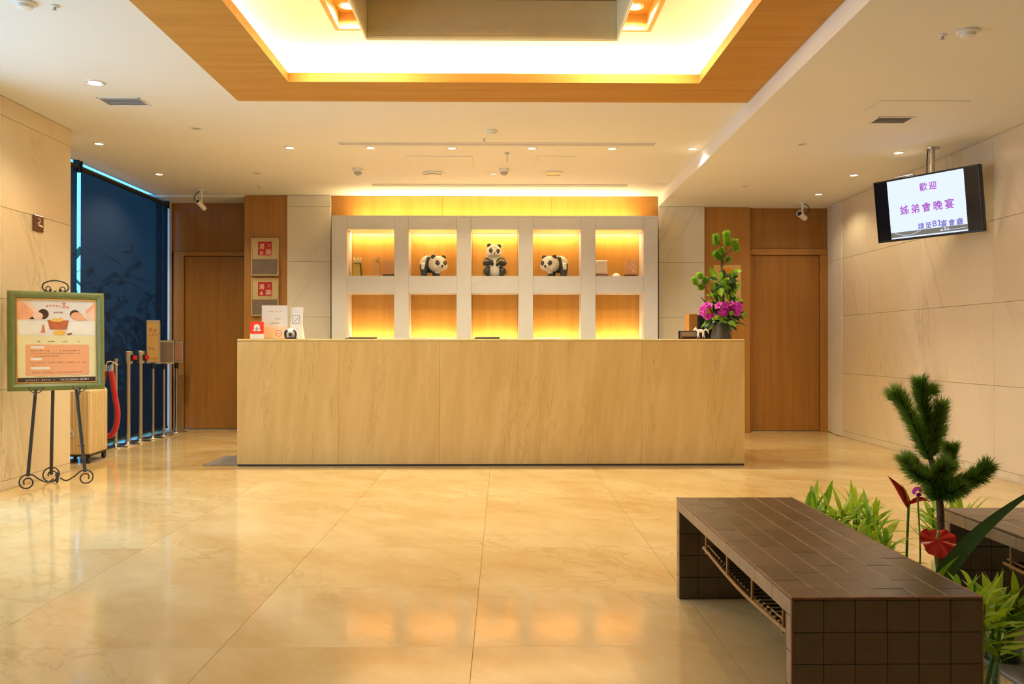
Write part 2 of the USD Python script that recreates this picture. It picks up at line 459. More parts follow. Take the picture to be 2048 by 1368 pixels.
# cove tubes on top of the frame boards
ct = thing('cove_light', 'warm concealed tube light lying on the wooden ceiling frame', 'light', kind=None)
for (x0, x1, y0, y1) in ((FX0 + .06, FX1 - .06, FY1 - .12, FY1 - .06), (FX0 + .06, FX1 - .06, FY0 + .06, FY0 + .12), (FX0 + .06, FX0 + .12, FY0 + .2, FY1 - .2), (FX1 - .12, FX1 - .06, FY0 + .2, FY1 - .2)):
    obj('batten', bbx(x0, x1, y0, y1, 2.909, 2.93), M['white'], ct)
rect_light('/World/cove_light/tube_far', (-.055, FY1 - .09, 2.94), (0, -.25, 1), 3.5, .05, WARM, L_COVE)
rect_light('/World/cove_light/tube_near', (-.055, FY0 + .09, 2.94), (0, .25, 1), 3.5, .05, WARM, L_COVE)
rect_light('/World/cove_light/tube_left', (FX0 + .09, 4.24, 2.94), (.25, 0, 1), .05, 3.4, WARM, L_COVE)
rect_light('/World/cove_light/tube_right', (FX1 - .09, 4.24, 2.94), (-.25, 0, 1), .05, 3.4, WARM, L_COVE)

# hanging box shade, open below
M['shade'] = plain('shade_metal', (.84, .80, .56), .5, .1, noise=.06, scale=3)
sh = thing('box_shade', 'square champagne-grey box shade hanging in the ceiling coffer', 'lamp shade')
SX0, SX1, SY0, SY1, SZ0, SZ1 = -.855, .731, 3.30, 5.21, 2.964, 3.219
for nm, q in (('side_panel', bbx(SX0, SX0 + .012, SY0, SY1, SZ0, SZ1)), ('side_panel', bbx(SX1 - .012, SX1, SY0, SY1, SZ0, SZ1)), ('end_panel', bbx(SX0 + .012, SX1 - .012, SY1 - .012, SY1, SZ0, SZ1)), ('end_panel', bbx(SX0 + .012, SX1 - .012, SY0, SY0 + .012, SZ0, SZ1))):
    obj(nm, q, M['shade'], sh)
obj('inner_lip', bbx(SX0 + .012, SX1 - .012, SY1 - .03, SY1 - .012, SZ0, SZ0 + .02), M['shade'], sh)
obj('inner_lip', bbx(SX0 + .012, SX1 - .012, SY0 + .012, SY0 + .03, SZ0, SZ0 + .02), M['shade'], sh)

# baseboard lines: thin strip in the wall joint colour at the foot of the right and left walls
bl = struct('baseboard_left')
obj('board', bbx(XL, XL + .006, 5.55, 6.97, .0005, .02, .001), M['joint_wall'], bl)
br = struct('baseboard_right')
obj('board', bbx(XR - .006, XR, YF, 9.5, .0005, .02, .001), M['joint_wall'], br)

# outside the window wall: pavement and added leaves that darken the lower blind
gd = struct('ground_outside')
obj('pavement', bx(-14, -4.42, -6, 22, -.2, -.1), M['dark'], gd)
rg = np.random.default_rng(5)
M['hedge'] = leafy('hedge_leaf', S('18301a'), S('2f4a22'))
vs, fs = [], []
for k in range(2600):
    c = np.array([rg.uniform(-7.6, -6.7), rg.uniform(7.5, 18.5), -.15 + 4.3 * rg.beta(1.0, 4.6)])
    a, b = rg.normal(size=3), rg.normal(size=3)
    a, b = a / np.linalg.norm(a) * .13, b / np.linalg.norm(b) * .07
    n = len(vs)
    vs += [c - a, c + b, c + a, c - b]
    fs += [[n, n + 1, n + 2], [n, n + 2, n + 3]]
hd = obj('hedge', (np.array(vs), np.array(fs)), M['hedge'])
tag(hd, 'added leaves outside the blue blind, thinning upward to grade its light', 'hedge', kind='stuff')

# ================================================================== RECEPTION: shelving, desk
sv = thing('display_shelving', 'grey marble shelving wall with ten lit niches behind the desk', 'shelving')
COLS = [(-1.972, -1.793), (-1.25, -1.083), (-.527, -.359), (.191, .36), (.917, 1.086), (1.644, 1.813)]
SYF, SYB = 9.62, 9.955
for a, b in COLS:
    obj('marble_upright', bbx(a + .0008, b - .0008, SYF, SYB, .003, 2.53, .002), M['shelf_marble'], sv)
for (a, b) in zip([c[1] for c in COLS[:-1]], [c[0] for c in COLS[1:]]):
    for z0, z1 in ((.003, 1.113), (1.655, 1.856), (2.394, 2.53)):
        obj('marble_shelf', bbx(a + .0008, b - .0008, SYF, SYB, z0, z1, .002), M['shelf_marble'], sv)
    for z0, z1 in ((1.115, 1.653), (1.858, 2.392)):
        obj('back_panel', bbx(a + .002, b - .002, SYB - .02, SYB, z0, z1, .001), M['niche_wood'], sv)
obj('top_lip', bbx(-1.972, 1.813, SYF, SYF + .02, 2.5305, 2.556, .002), M['shelf_marble'], sv)
for i, (a, b) in enumerate(zip([c[1] for c in COLS[:-1]], [c[0] for c in COLS[1:]])):
    rect_light(f'/World/display_shelving/niche_strip_up_{i}', ((a + b) / 2, SYB - .10, 2.389), (0, .35, -1), .53, .02, WARMER, L_NICHE_UP)
    rect_light(f'/World/display_shelving/niche_strip_low_{i}', ((a + b) / 2, SYB - .10, 1.118), (0, .35, 1), .53, .02, WARMER, L_NICHE_LOW)
rect_light('/World/display_shelving/top_strip', (-.08, SYB - .09, 2.55), (0, .1, 1), 3.4, .05, WARM, L_TOPBAND)

dk = thing('reception_desk', 'long cream marble reception desk', 'desk')
DX0, DX1, DY0, DY1, DZ = -2.30, 2.123, 7.235, 8.05, 1.107
obj('body', bx(DX0 + .02, DX1 - .02, DY0 + .02, DY0 + .09, .01, DZ - .03), M['joint'], dk)
cuts = [DX0, -1.42, -.545, .33, 1.22, DX1]
for a, b in zip(cuts[:-1], cuts[1:]):
    obj('front_panel', bbx(a + .0004, b - .0004, DY0, DY0 + .02, .018, DZ - .021, .001), M['desk'], dk)
obj('plinth', bx(DX0 + .004, DX1 - .004, DY0 + .008, DY0 + .08, 0.001, .018), M['dark'], dk)  # kick base, its dark colour paints in the shadow line
obj('end_panel', bbx(DX0, DX0 + .03, DY0 + .021, DY1, .002, DZ - .021, .002), M['desk'], dk)
obj('end_panel', bbx(DX1 - .03, DX1, DY0 + .021, DY1, .002, DZ - .021, .002), M['desk'], dk)
obj('countertop', bbx(DX0, DX1 - .0, DY0, DY1, DZ - .02, DZ, .004), M['desk'], dk)
obj('worktop', bbx(DX0 + .03, DX1 - .03, DY0 + .09, DY1 - .05, .74, .77, .004), M['wood'], dk)
mt = obj('floor_mat', bbx(-2.62, -1.9, 7.29, 7.88, .001, .008, .003), plain('grey_mat', (.25, .235, .235), .9, bump=.3))  # thin grey sheet lying flat by the desk end
tag(mt, 'thin grey sheet on the floor beside the left end of the reception desk', 'mat')

# ================================================================== CEILING FITTINGS
M['trimring'] = plain('downlight_trim', (.75, .72, .66), .35, .2)


def downlight(x, y, z, label, lit=True, r=.036, warm=False, level=None, group=None, cone=72.0):
    t = thing('downlight' if lit else 'unlit_downlight', label, 'downlight', (x, y, z), group=group)
    obj('trim_ring', lathe([(r, .004), (r, -.004), (r + .004, -.007), (r + .014, -.005), (r + .017, 0.0)], 28), M['trimring'], t, smooth=40)
    obj('reflector', lathe([(r, -.002), (r * .8, .0)], 28), M['chrome'] if lit else M['grey'], t)
    obj('lens', lathe([(0, -.0045), (r * .7, -.0042), (r * .84, -.0015)], 24), (M['lamp_warm'] if warm else M['lamp']) if lit else M['grey'], t, smooth=True)
    if lit:
        l = UsdLux.SphereLight.Define(stage, f'{t.GetPath()}/bulb')
        l.CreateRadiusAttr(.02)
        l.CreateColorAttr(SPOT)
        l.CreateIntensityAttr(level if level is not None else L_SPOT)
        sp = UsdLux.ShapingAPI.Apply(l.GetPrim())
        sp.CreateShapingConeAngleAttr(cone)
        sp.CreateShapingConeSoftnessAttr(.6)
        l.AddTranslateOp().Set((0, 0, -.035 if cone < 80 else -.045))
    return t


downlight(-2.785, 5.707, ZC, 'lit downlight in the left ceiling nearest the camera, by the square vent', r=.05, level=L_SPOT * .6)
downlight(-3.591, 7.432, ZC, 'lit downlight over the left recess, just past the marble pier')
downlight(-3.60, 8.748, ZC, 'lit downlight over the left recess, before the left camera')
row = ['leftmost', 'second from the left', 'third from the left', 'fourth from the left', 'fifth from the left', 'rightmost']
for x, w in zip((-1.927, -1.195, -.456, .273, 1.007, 1.74), row):
    downlight(x, 7.556, ZC, f'lit downlight, {w} of the row of six before the desk', group='row of six downlights')
downlight(-.084, 8.68, ZC, 'small warm downlight beside the right dome sensor', r=.03, warm=True, level=L_SPOT * .5)
downlight(3.431, 7.134, ZL, 'lit downlight in the low ceiling beside the television', level=L_SPOT * .25)
downlight(3.447, 8.082, ZL, 'lit downlight in the low ceiling between television and right camera', level=L_SPOT * .25)
downlight(3.489, 9.101, ZL, 'lit downlight in the low ceiling just before the right camera', level=L_SPOT * .25)
downlight(-.986, 5.30, 3.22, 'lit downlight in the wooden coffer at its left corner', r=.045, level=L_SPOT * .8, cone=86.0)
downlight(.851, 5.293, 3.22, 'lit downlight in the wooden coffer at its right corner', r=.045, level=L_SPOT * .8, cone=86.0)
downlight(-2.785, 2.9, ZC, 'added downlight in the left ceiling, out of view above the camera', r=.05, level=L_SPOT * .3)  # this lamp and the next two are added, unseen overhead light
downlight(2.45, 3.15, ZL, 'added downlight in the low ceiling above the benches, out of view', level=L_SPOT * .75)  # added to brighten the bench top and plants from above
downlight(3.43, .6, ZL, 'added downlight in the low ceiling behind the camera, out of view', level=L_SPOT * .1)
downlight(-2.536, 6.893, ZC, 'unlit round downlight in the left ceiling behind the square vent', lit=False, r=.03)
downlight(-2.551, 8.685, ZC, 'unlit round downlight in the ceiling before the left wood panel', lit=False, r=.025)
downlight(2.486, 6.843, ZL, 'unlit round downlight in the low ceiling nearer the square vent', lit=False, r=.025)
downlight(2.544, 8.653, ZL, 'unlit round downlight in the low ceiling before the right wood panel', lit=False, r=.025)


def detector(x, y, z, label, r=.055):
    t = thing('smoke_detector', label, 'smoke detector', (x, y, z))
    obj('base', lathe([(0, -.001), (r, -.001), (r, -.010), (r * .93, -.014), (0, -.014)], 32), M['white'], t, smooth=35)
    obj('head', lathe([(r * .72, -.014), (r * .66, -.030), (r * .3, -.036), (0, -.036)], 28), M['white'], t, smooth=35)
    return t


detector(-.088, 6.959, ZC, 'white smoke detector in the middle of the ceiling before the slot')
detector(-2.503, 4.379, ZC, 'white smoke detector in the left ceiling at the top edge')
detector(2.472, 4.371, ZL, 'white smoke detector in the low right ceiling')
for x, y, z, l in ((-2.37, 4.42, ZC, 'small sprinkler rose beside the left smoke detector'), (2.369, 4.429, ZL, 'small sprinkler rose beside the right smoke detector'), (-.157, 7.212, ZC, 'small sprinkler rose near the middle smoke detector'), (-2.737, 9.393, ZC, 'small sprinkler rose near the left wood panel')):
    t = thing('sprinkler', l, 'sprinkler', (x, y, z))
    obj('rose', lathe([(0, -.001), (.024, -.001), (.022, -.006), (.008, -.009), (0, -.009)], 24), M['white'], t, smooth=35)
    obj('tip', lathe([(.006, -.009), (.006, -.02), (.011, -.021), (.011, -.023), (0, -.023)], 16), M['grey'], t)
t = thing('hanging_sprinkler', 'small pendant sprinkler hanging from the ceiling before the right dome', 'sprinkler', (.047, 7.754, ZC))
obj('rose', lathe([(0, -.001), (.024, -.001), (.022, -.008), (0, -.008)], 24), M['grey'], t, smooth=35)
obj('drop', tube([(0, 0, -.008), (.003, .0, -.06), (.004, .0, -.085)], .0035), M['grey'], t)

for x, y, l in ((-1.469, 8.475, 'white dome camera on the ceiling before the first niche'), (.02, 8.458, 'white dome camera on the ceiling before the middle niche')):
    t = thing('dome_camera', l, 'dome camera', (x, y, ZC))
    obj('base', lathe([(0, -.001), (.052, -.001), (.052, -.025), (.046, -.032), (0, -.032)], 32), M['white'], t, smooth=35)
    obj('dome', lathe([(.042, -.032), (.038, -.048), (.028, -.060), (.012, -.066), (0, -.067)], 28), M['grey'], t, smooth=True)
t = thing('round_diffuser', 'round ceiling air diffuser with a dished plate', 'vent', (-.72, 8.663, ZC))
obj('collar', lathe([(.085, -.001), (.112, -.001), (.115, -.006), (.098, -.024), (.085, -.02)], 40), M['white'], t, smooth=35)
obj('dish', lathe([(0, -.018), (.075, -.018), (.082, -.026), (.06, -.032), (0, -.034)], 40), M['white'], t, smooth=35)
t = thing('round_panel_light', 'flat round ceiling diffuser with yellow light put into its cover colour before the fourth niche', 'light', (.537, 8.648, ZC))
obj('rim', lathe([(.085, -.001), (.103, -.001), (.103, -.010), (.085, -.012)], 40), M['white'], t, smooth=35)
obj('diffuser', lathe([(0, -.009), (.085, -.009)], 36), plain('panel_light_cover', (.85, .62, .25), .4), t)  # yellow light is put into the cover colour, the disc does not glow


def grille(x0, x1, y0, y1, z, label):
    t = thing('air_vent', label, 'vent', ((x0 + x1) / 2, (y0 + y1) / 2, z))
    w, d = (x1 - x0) / 2, (y1 - y0) / 2
    obj('frame', cat(bbx(-w, w, -d, -d + .014, -.006, 0), bbx(-w, w, d - .014, d, -.006, 0), bbx(-w, -w + .014, -d, d, -.006, 0), bbx(w - .014, w, -d, d, -.006, 0)), M['white'], t)
    obj('backing', bx(-w + .012, w - .012, -d + .012, d - .012, -.002, -.0005), M['slot'], t)
    n = 9
    for k in range(n):
        y = -d + .02 + (2 * d - .04) * (k + .5) / n
        obj('slat', mv(bbx(-w + .014, w - .014, -.007, .007, -.0006, .0006, .0003), (0, y, -.004), rx=.35), M['slot'], t)


grille(-2.945, -2.63, 6.045, 6.255, ZC, 'square air vent with slats in the left ceiling')
grille(2.745, 3.02, 6.015, 6.195, ZL, 'square air vent with slats in the low right ceiling')


def slot(x0, x1, y0, y1, label):
    t = thing('slot_diffuser', label, 'vent', ((x0 + x1) / 2, (y0 + y1) / 2, ZC))
    w, d = (x1 - x0) / 2, (y1 - y0) / 2
    obj('channel', bx(-w, w, -d, d, -.002, -.0004), M['slot'], t)
    obj('edge_strip', bbx(-w, w, -d - .006, -d, -.006, 0), M['paint'], t)
    obj('edge_strip', bbx(-w, w, d, d + .006, -.006, 0), M['paint'], t)
    obj('centre_bar', bbx(-w, w, -.004, .004, -.005, -.001), M['slot'], t)
    obj('end_cap', bbx(-w - .006, -w, -d, d, -.006, 0), M['paint'], t)
    obj('end_cap', bbx(w, w + .006, -d, d, -.006, 0), M['paint'], t)


slot(-1.451, 1.364, 7.36, 7.45, 'long slot air diffuser nearer the camera, by the downlight row')
slot(-1.448, 1.405, 9.265, 9.36, 'long slot air diffuser in the glow above the niches')


def hatch(x0, x1, y0, y1, z, label):
    t = thing('ceiling_hatch', label, 'hatch', ((x0 + x1) / 2, (y0 + y1) / 2, z))
    w, d = (x1 - x0) / 2, (y1 - y0) / 2
    obj('shadow_gap', bx(-w - .003, w + .003, -d - .003, d + .003, -.0012, -.0002), M['slot'], t)
    obj('panel', bbx(-w, w, -d, d, -.004, -.0012, .001), M['paint'], t)


hatch(-.916, -.286, 7.885, 8.37, ZC, 'flush ceiling hatch to the left of the pendant sprinkler')
hatch(.335, .692, 7.87, 8.173, ZC, 'flush ceiling hatch to the right of the pendant sprinkler')
hatch(2.58, 3.2, 5.62, 5.9, ZL, 'flush ceiling hatch in the low ceiling before the right vent')


def bullet_camera(x, y, z, label, yaw, pitch, drop, side, size=.92):
    t = thing('security_camera', label, 'security camera', (x, y, z))
    obj('ceiling_plate', lathe([(0, -.001), (.045, -.001), (.042, -.010), (0, -.012)], 28), M['white'], t, smooth=35)
    obj('arm', tube([(0, 0, -.01), (0, 0, -drop * .55), (0, 0, -drop)], [.014, .012, .013], 14), M['white'], t, smooth=40)
    q = lambda m: mv(mv(m, rx=PI / 2 + pitch, s=size), (0, 0, -drop - .03), rz=yaw)
    b = obj('housing', q(lathe([(0, -.085), (.028, -.083), (.034, -.075), (.036, .07), (.040, .072), (.040, .10), (.031, .10), (.031, .085), (0, .085)], 28)), M['white'], t, smooth=35)
    obj('lens', q(lathe([(.031, .086), (.030, .092), (.012, .088), (0, .09)], 24)), M['black'], b, smooth=35)
    e = np.array([side * .10, .02, -drop * .9])
    obj('cable', tube(spline([(side * .012, 0, -.008), (side * .075, .01, -drop * .35), (side * .085, .015, -drop * .75), (side * .035, .03, -drop - .02)], 20), .0045), M['black'], t)


bullet_camera(-3.478, 9.643, ZC, 'white bullet camera hanging over the left door', -.35, -.55, .15, -1, .8)
bullet_camera(3.509, 9.645, ZL, 'white bullet camera hanging over the right door', -.75, -.25, .13, 1)

# outlines of the Chinese characters on the signs (drawn on a 100-unit square)
GLYPHS = {"歡":[[[9,28,21,47,21,48,13,48,13,64,30,64,30,48,25,48,26,45,24,42,33,41,32,46,35,48,35,64,52,64,52,50,54,50,60,64,63,82,69,81,67,68,91,67,85,44,80,45,83,62,65,62,58,45,56,45,53,48,37,47,40,41,53,41,53,36,40,36,40,31,52,30,52,26,40,26,40,21,52,21,52,16,40,16,40,11,53,10,53,6,55,6,61,14,67,29,69,56,74,56,74,40,76,30,81,17,90,7,88,1,86,1,82,5,72,25,65,9,58,0,56,0,52,5,23,5,22,0,17,0,17,28,11,25],[48,59,40,60,40,52,48,52],[22,11,34,10,34,16,22,16],[22,22,34,21,34,26,22,26],[22,32,34,31,34,36,22,36],[18,53,26,52,26,60,18,60]],[[10,71,10,76,21,76,21,82,26,82,26,76,40,76,40,82,45,82,45,76,56,76,56,71,45,71,45,66,40,66,38,71,27,71,26,66,21,66,21,71]]],"迎":[[[10,4,10,7,22,17,22,45,10,45,10,51,28,51,28,16,37,10,50,7,73,7,90,9,89,2,81,1,48,1,39,3,26,11,22,10,14,0]],[[61,75,87,75,87,26,84,23,73,22,71,27,81,28,81,69,67,69,67,11,61,11]],[[33,26,37,31,37,73,56,82,60,77,43,69,43,33,48,32,54,35,59,35,59,30,37,21]],[[12,72,15,76,17,76,28,69,31,64,26,61,22,66]]],"姊":[[[38,6,50,18,59,35,58,36,43,36,46,66,62,68,63,70,63,82,70,82,70,70,83,73,87,69,87,67,70,64,70,43,89,42,88,14,84,9,75,9,74,15,80,15,82,17,83,36,70,36,70,0,63,0,63,28,53,12,46,4,42,2],[52,61,50,42,63,42,63,63]],[[13,0,10,6,22,16,25,22,24,25,12,32,18,57,10,58,10,64,19,64,22,82,28,82,25,64,41,63,39,43,34,25,43,17,43,15,40,11,38,11,30,18,24,8,16,1],[24,58,19,35,26,30,29,30,33,46,34,58]]],"弟":[[[11,7,30,16,41,25,41,27,16,27,21,50,47,50,47,62,16,62,16,68,32,68,26,80,32,82,39,68,61,68,68,82,75,80,69,68,83,68,83,44,53,44,53,34,87,33,86,16,84,9,79,5,65,5,63,10,76,11,78,13,80,27,54,27,53,0,47,0,46,21,33,10,17,2,15,2],[54,62,53,52,54,50,76,50,76,62],[25,34,47,33,47,44,26,44]]],"會":[[[13,54,10,60,25,64,38,71,49,82,54,81,55,77,63,71,75,65,91,60,88,55,80,57,80,34,20,34,20,56],[33,62,25,57,77,58,67,63,65,63,65,61],[68,47,63,38,74,39,74,52,66,52,68,50],[53,39,61,38,58,41,63,52,53,52],[49,74,41,66,60,67,51,74],[36,51,41,43,41,40,38,40,38,38,46,38,47,40,47,52],[26,40,28,38,36,38,35,44,32,47,32,50,35,50,35,52,26,52]],[[26,0,26,30,75,30,75,1,69,1,68,3,33,3,32,0],[33,14,32,8,69,8,69,14],[33,25,32,19,69,19,69,25]]],"晚":[[[13,75,37,75,38,58,46,66,54,82,60,81,58,74,75,74,78,72,71,60,87,60,87,32,72,32,72,8,84,8,85,18,87,18,91,16,89,4,86,2,69,2,66,5,65,31,62,22,54,11,49,7,33,0,29,6,37,8,49,15,58,30,58,32,43,32,43,52,40,51,38,53,37,17,19,17,19,11,13,11],[66,39,81,38,81,54,67,53],[50,61,64,60,68,68,54,68],[49,39,60,38,61,54,49,54],[19,24,31,23,31,44,19,44],[20,69,19,50,31,50,31,69]]],"宴":[[[11,25,11,31,35,31,38,33,38,36,26,36,26,63,74,63,74,36,46,36,45,31,89,31,89,25,72,25,68,18,63,15,63,12,83,6,84,4,79,0,55,8,39,3,15,0,13,6,35,8,42,10,42,11,23,16,30,23,30,25],[32,42,68,41,68,48,32,48],[32,53,67,52,68,57,33,58],[40,25,35,19,53,15,59,18,63,24]],[[12,75,47,75,44,82,51,83,55,75,88,75,88,59,81,59,80,69,20,69,19,59,12,59]]],"請":[[[42,55,63,56,63,61,46,61,47,66,63,66,63,71,44,71,44,76,63,76,63,82,69,82,69,76,88,76,88,71,69,71,69,66,87,66,87,61,69,61,69,56,90,55,90,50,42,50]],[[49,44,85,44,84,2,70,1,69,6,77,6,79,7,79,17,56,17,55,1,49,0],[55,23,79,22,79,28,55,28],[55,34,79,33,79,39,55,39]],[[10,67,25,67,25,71,20,80,25,82,31,72,27,67,41,67,41,62,10,62]],[[13,31,38,32,39,6,19,5,19,1,13,1],[20,26,19,11,33,11,33,26]],[[13,38,13,43,38,43,38,38]],[[13,50,13,55,38,55,38,50]]],"至":[[[11,4,11,10,46,10,46,26,18,26,18,32,46,32,46,44,53,44,53,32,82,32,82,26,53,26,53,10,89,10,89,4]],[[13,71,13,77,87,77,87,71,45,71,30,53,67,54,67,56,59,62,60,65,64,67,75,58,85,48,86,45,81,42,74,48,19,45,17,51,29,61,35,71]]],"廳":[[[52,26,52,31,90,31,90,26,70,26,71,22,76,17,76,15,73,13,66,21,66,26]],[[79,17,81,19,84,19,86,17,90,9,89,4,85,5,85,8]],[[9,3,15,29,15,75,48,75,46,81,48,82,52,82,56,75,89,75,89,70,21,70,21,28,19,14,15,1,13,0]],[[23,31,23,36,28,37,28,59,24,60,24,64,53,64,54,62,67,62,68,67,73,67,73,62,89,62,89,57,73,56,74,52,88,52,88,35,54,35,54,52,67,52,68,57,53,57,53,60,48,60,48,0,43,0,43,33],[83,47,78,48,78,39,83,39],[68,40,74,40,74,48,68,48],[59,40,64,39,64,48,59,48],[33,47,43,46,43,51,33,51],[33,56,43,55,43,60,33,60],[34,42,33,37,43,37,43,42]],[[61,19,66,19,66,5,76,5,76,10,80,10,81,6,79,1,62,1]],[[50,5,54,18,59,17,55,3]],[[22,7,29,7,30,9,30,14,24,14,24,18,30,18,30,23,24,23,24,27,41,27,41,23,35,23,34,21,34,18,40,18,40,14,34,14,34,9,41,9,41,5,22,2]]],"湯":[[[29,21,44,37,43,39,32,39,33,45,91,44,91,39,52,39,49,36,49,33,88,33,85,7,81,1,69,0,67,5,78,7,80,15,81,28,73,27,68,14,57,1,53,2,52,5,63,17,67,28,59,28,52,16,39,3,34,6,34,8,47,19,51,28,44,28,34,18]],[[40,79,83,79,83,50,40,50],[47,56,76,55,76,62,47,62],[47,68,76,67,76,74,47,74]],[[14,76,15,79,19,81,31,74,32,70,28,66,21,73]],[[11,5,25,34,28,33,30,31,30,27,18,2,15,2]],[[10,51,10,54,14,57,27,50,28,47,24,43,18,48]]],"泉":[[[20,74,43,74,46,82,54,81,51,77,51,74,80,74,80,40,85,36,66,23,75,15,91,9,87,3,82,4,69,11,54,27,52,2,47,0,35,0,33,6,45,6,47,7,47,41,20,41],[53,41,57,32,62,27,79,40],[27,47,73,46,73,55,27,55],[27,61,73,60,73,69,27,69]],[[9,7,10,9,21,14,29,22,32,28,12,29,12,35,41,34,36,21,26,10,15,3,12,3]]],"之":[[[11,6,11,9,17,15,24,19,29,19,46,31,62,46,70,57,15,58,15,64,51,64,50,69,43,78,43,80,49,82,58,69,54,64,78,65,82,62,82,60,72,47,56,31,35,15,40,11,50,9,74,9,90,11,88,3,45,3,34,7,26,13,21,10,16,2,14,2]]],"美":[[[10,5,11,7,21,8,35,14,42,23,41,24,13,24,13,30,45,30,45,37,11,37,11,43,46,43,46,50,19,50,19,56,46,56,46,64,15,64,15,70,32,70,29,77,26,79,27,81,32,82,38,75,39,70,59,70,66,81,70,82,73,81,73,78,68,70,85,70,85,64,53,64,53,56,81,56,81,50,53,50,53,43,90,43,90,37,53,37,52,36,52,31,88,30,88,24,57,23,64,15,71,11,84,7,90,7,86,0,71,4,63,8,50,22,42,11,32,5,14,0]]],"分":[[[59,77,63,80,66,80,69,72,76,62,90,49,90,47,86,43,84,43,72,56]],[[10,46,24,60,30,69,34,80,41,79,41,76,34,62,25,52,24,48,77,48,76,18,73,5,68,1,51,1,49,8,64,7,67,9,70,28,70,41,47,42,43,25,37,14,26,4,15,0,12,6,23,10,30,16,36,26,39,41,22,42,21,46,15,42]]],"機":[[[28,5,37,14,41,26,41,31,34,31,34,36,41,36,41,41,47,41,47,36,60,36,56,81,62,81,63,56,66,36,77,36,71,41,73,45,68,44,66,48,70,51,75,60,67,59,65,64,67,64,71,70,74,79,79,79,79,76,73,65,78,65,81,71,86,70,86,68,75,51,82,50,81,57,85,57,89,44,85,43,83,46,78,46,77,44,83,39,82,36,88,36,88,31,68,31,67,30,71,19,74,21,78,29,84,28,82,22,74,13,79,7,83,7,85,8,86,16,90,14,91,11,87,1,77,1,69,8,56,1,53,1,50,4,66,13,60,31,47,31,47,27,59,17,56,13,54,13,45,20,40,8,34,1,31,1]],[[9,24,9,28,15,40,19,57,19,59,10,59,10,65,20,65,20,82,25,82,25,65,33,65,34,62,39,67,44,80,49,79,42,63,48,64,50,69,55,68,55,66,43,48,50,49,49,55,53,56,57,42,53,41,51,44,36,42,35,47,40,51,44,59,35,57,34,60,25,58,25,53,32,43,33,38,30,35,27,42,25,42,25,0,20,0,20,38,18,38,12,20]]]}


def glyph_poly(ch):
    return [Polygon(list(zip(r[0][::2], r[0][1::2])), [list(zip(h[::2], h[1::2])) for h in r[1:]]).buffer(0) for r in GLYPHS[ch]]


def han(text, size, depth=.0006, pitch=1.0, bold=0.0):
    """Chinese lettering in the xy plane, left to right from the origin, each character 'size' tall."""
    out = []
    for i, ch in enumerate(text):
        for g in glyph_poly(ch):
            g = g.buffer(bold) if bold else g
            out.append(ext(affinity.scale(affinity.translate(g, -6 + i * 100 * pitch, -8), size / 94, size / 94, origin=(0, 0)), depth))
    return trimesh.util.concatenate(out)


def latin(text, size, depth=.0006, bold=False):
    return meshkit.text_mesh(text, size, depth, bold)


def dashes(x, y, w, h, seed, fill=.8, pitch=None, depth=.0005):
    """A line of print too small to read: a row of tiny upright and level strokes."""
    q = random.Random(seed)
    pitch = pitch or h * 1.05
    out, u = [], x
    while u < x + w - pitch * .5:
        if q.random() < fill:
            s = h * q.uniform(.75, 1)
            out.append(bx(u, u + s * .82, y + h * .42, y + h * .56, 0, depth))
            out.append(bx(u + s * .32, u + s * .48, y, y + s, 0, depth))
            out.append(bx(u, u + s * .82, y + s * .84, y + s, 0, depth) if q.random() < .6 else bx(u + s * .08, u + s * .2, y, y + s * .6, 0, depth))
        u += pitch
    return cat(*(out or [bx(x, x + h, y, y + h * .5, 0, depth)]))


def flat(poly, z, d=.0005):
    return mv(ext(poly, d), (0, 0, z))


M['ink_red'] = plain('print_red', S('c81e1e'), .5)
M['seal_red'] = plain('seal_red', S('b00d10'), .45, noise=.12)
M['ink_black'] = plain('print_black', S('2a2320'), .5)
M['ink_brown'] = plain('print_brown', S('8a5a3a'), .5)
M['ink_white'] = plain('print_white', (.85, .83, .82), .5)
M['ink_orange'] = plain('print_orange', S('e0805a'), .5)
M['paper'] = plain('paper_white', (.82, .80, .79), .5, noise=.02)

# ================================================================== LEFT SIDE
# small brown plaque on the marble pier
t = thing('wall_plaque', 'small dark brown plaque with a pale smoke mark on the left marble pier', 'sign', (XL + .001, 6.466, 1.994), 90)
# local x runs along the wall away from the camera, local -y faces the room
obj('plate', mv(bbx(-.068, .068, -.016, 0, -.063, .063, .006), (0, 0, 0)), plain('plaque_brown', S('5d3016'), .35), t)
obj('face_rim', mv(bbx(-.058, -.052, -.0175, -.016, -.055, .055, .0005), (0, 0, 0)), M['ink_brown'], t)
sm = spline([(-.022, -.0175, .030), (.004, -.0175, .037), (.012, -.0175, .020), (-.018, -.0175, -.002), (-.016, -.0175, -.018)], 20)
obj('smoke_mark', tube(sm, [.004, .006, .007, .009, .006], 6), plain('plaque_mark', S('b09a86'), .5), t)
obj('cigarette_mark', mv(bbx(-.026, .026, -.0195, -.016, -.006, .006, .002), (.022, 0, -.017), ry=.12), M['ink_white'], t)

# wrought-iron easel with scrolled feet
EX, EY, ER = -3.22, 6.18, 34.8
t = thing('easel', 'black wrought-iron easel with scrolled feet before the left marble pier', 'easel', (EX, EY, 0), ER)
c0 = -.062
for s in (-1, 1):
    obj('leg', tube([(c0 + s * .185, 0, .105), (c0 + s * .135, .045, .70), (c0 + s * .03, .12, 1.47)], [.012, .011, .008], 8), M['iron'], t, smooth=50)
obj('rear_leg', tube([(c0, .13, 1.46), (c0 - .0, .23, .8), (c0 + .0, .33, .06)], [.009, .012, .012], 8), M['iron'], t, smooth=50)


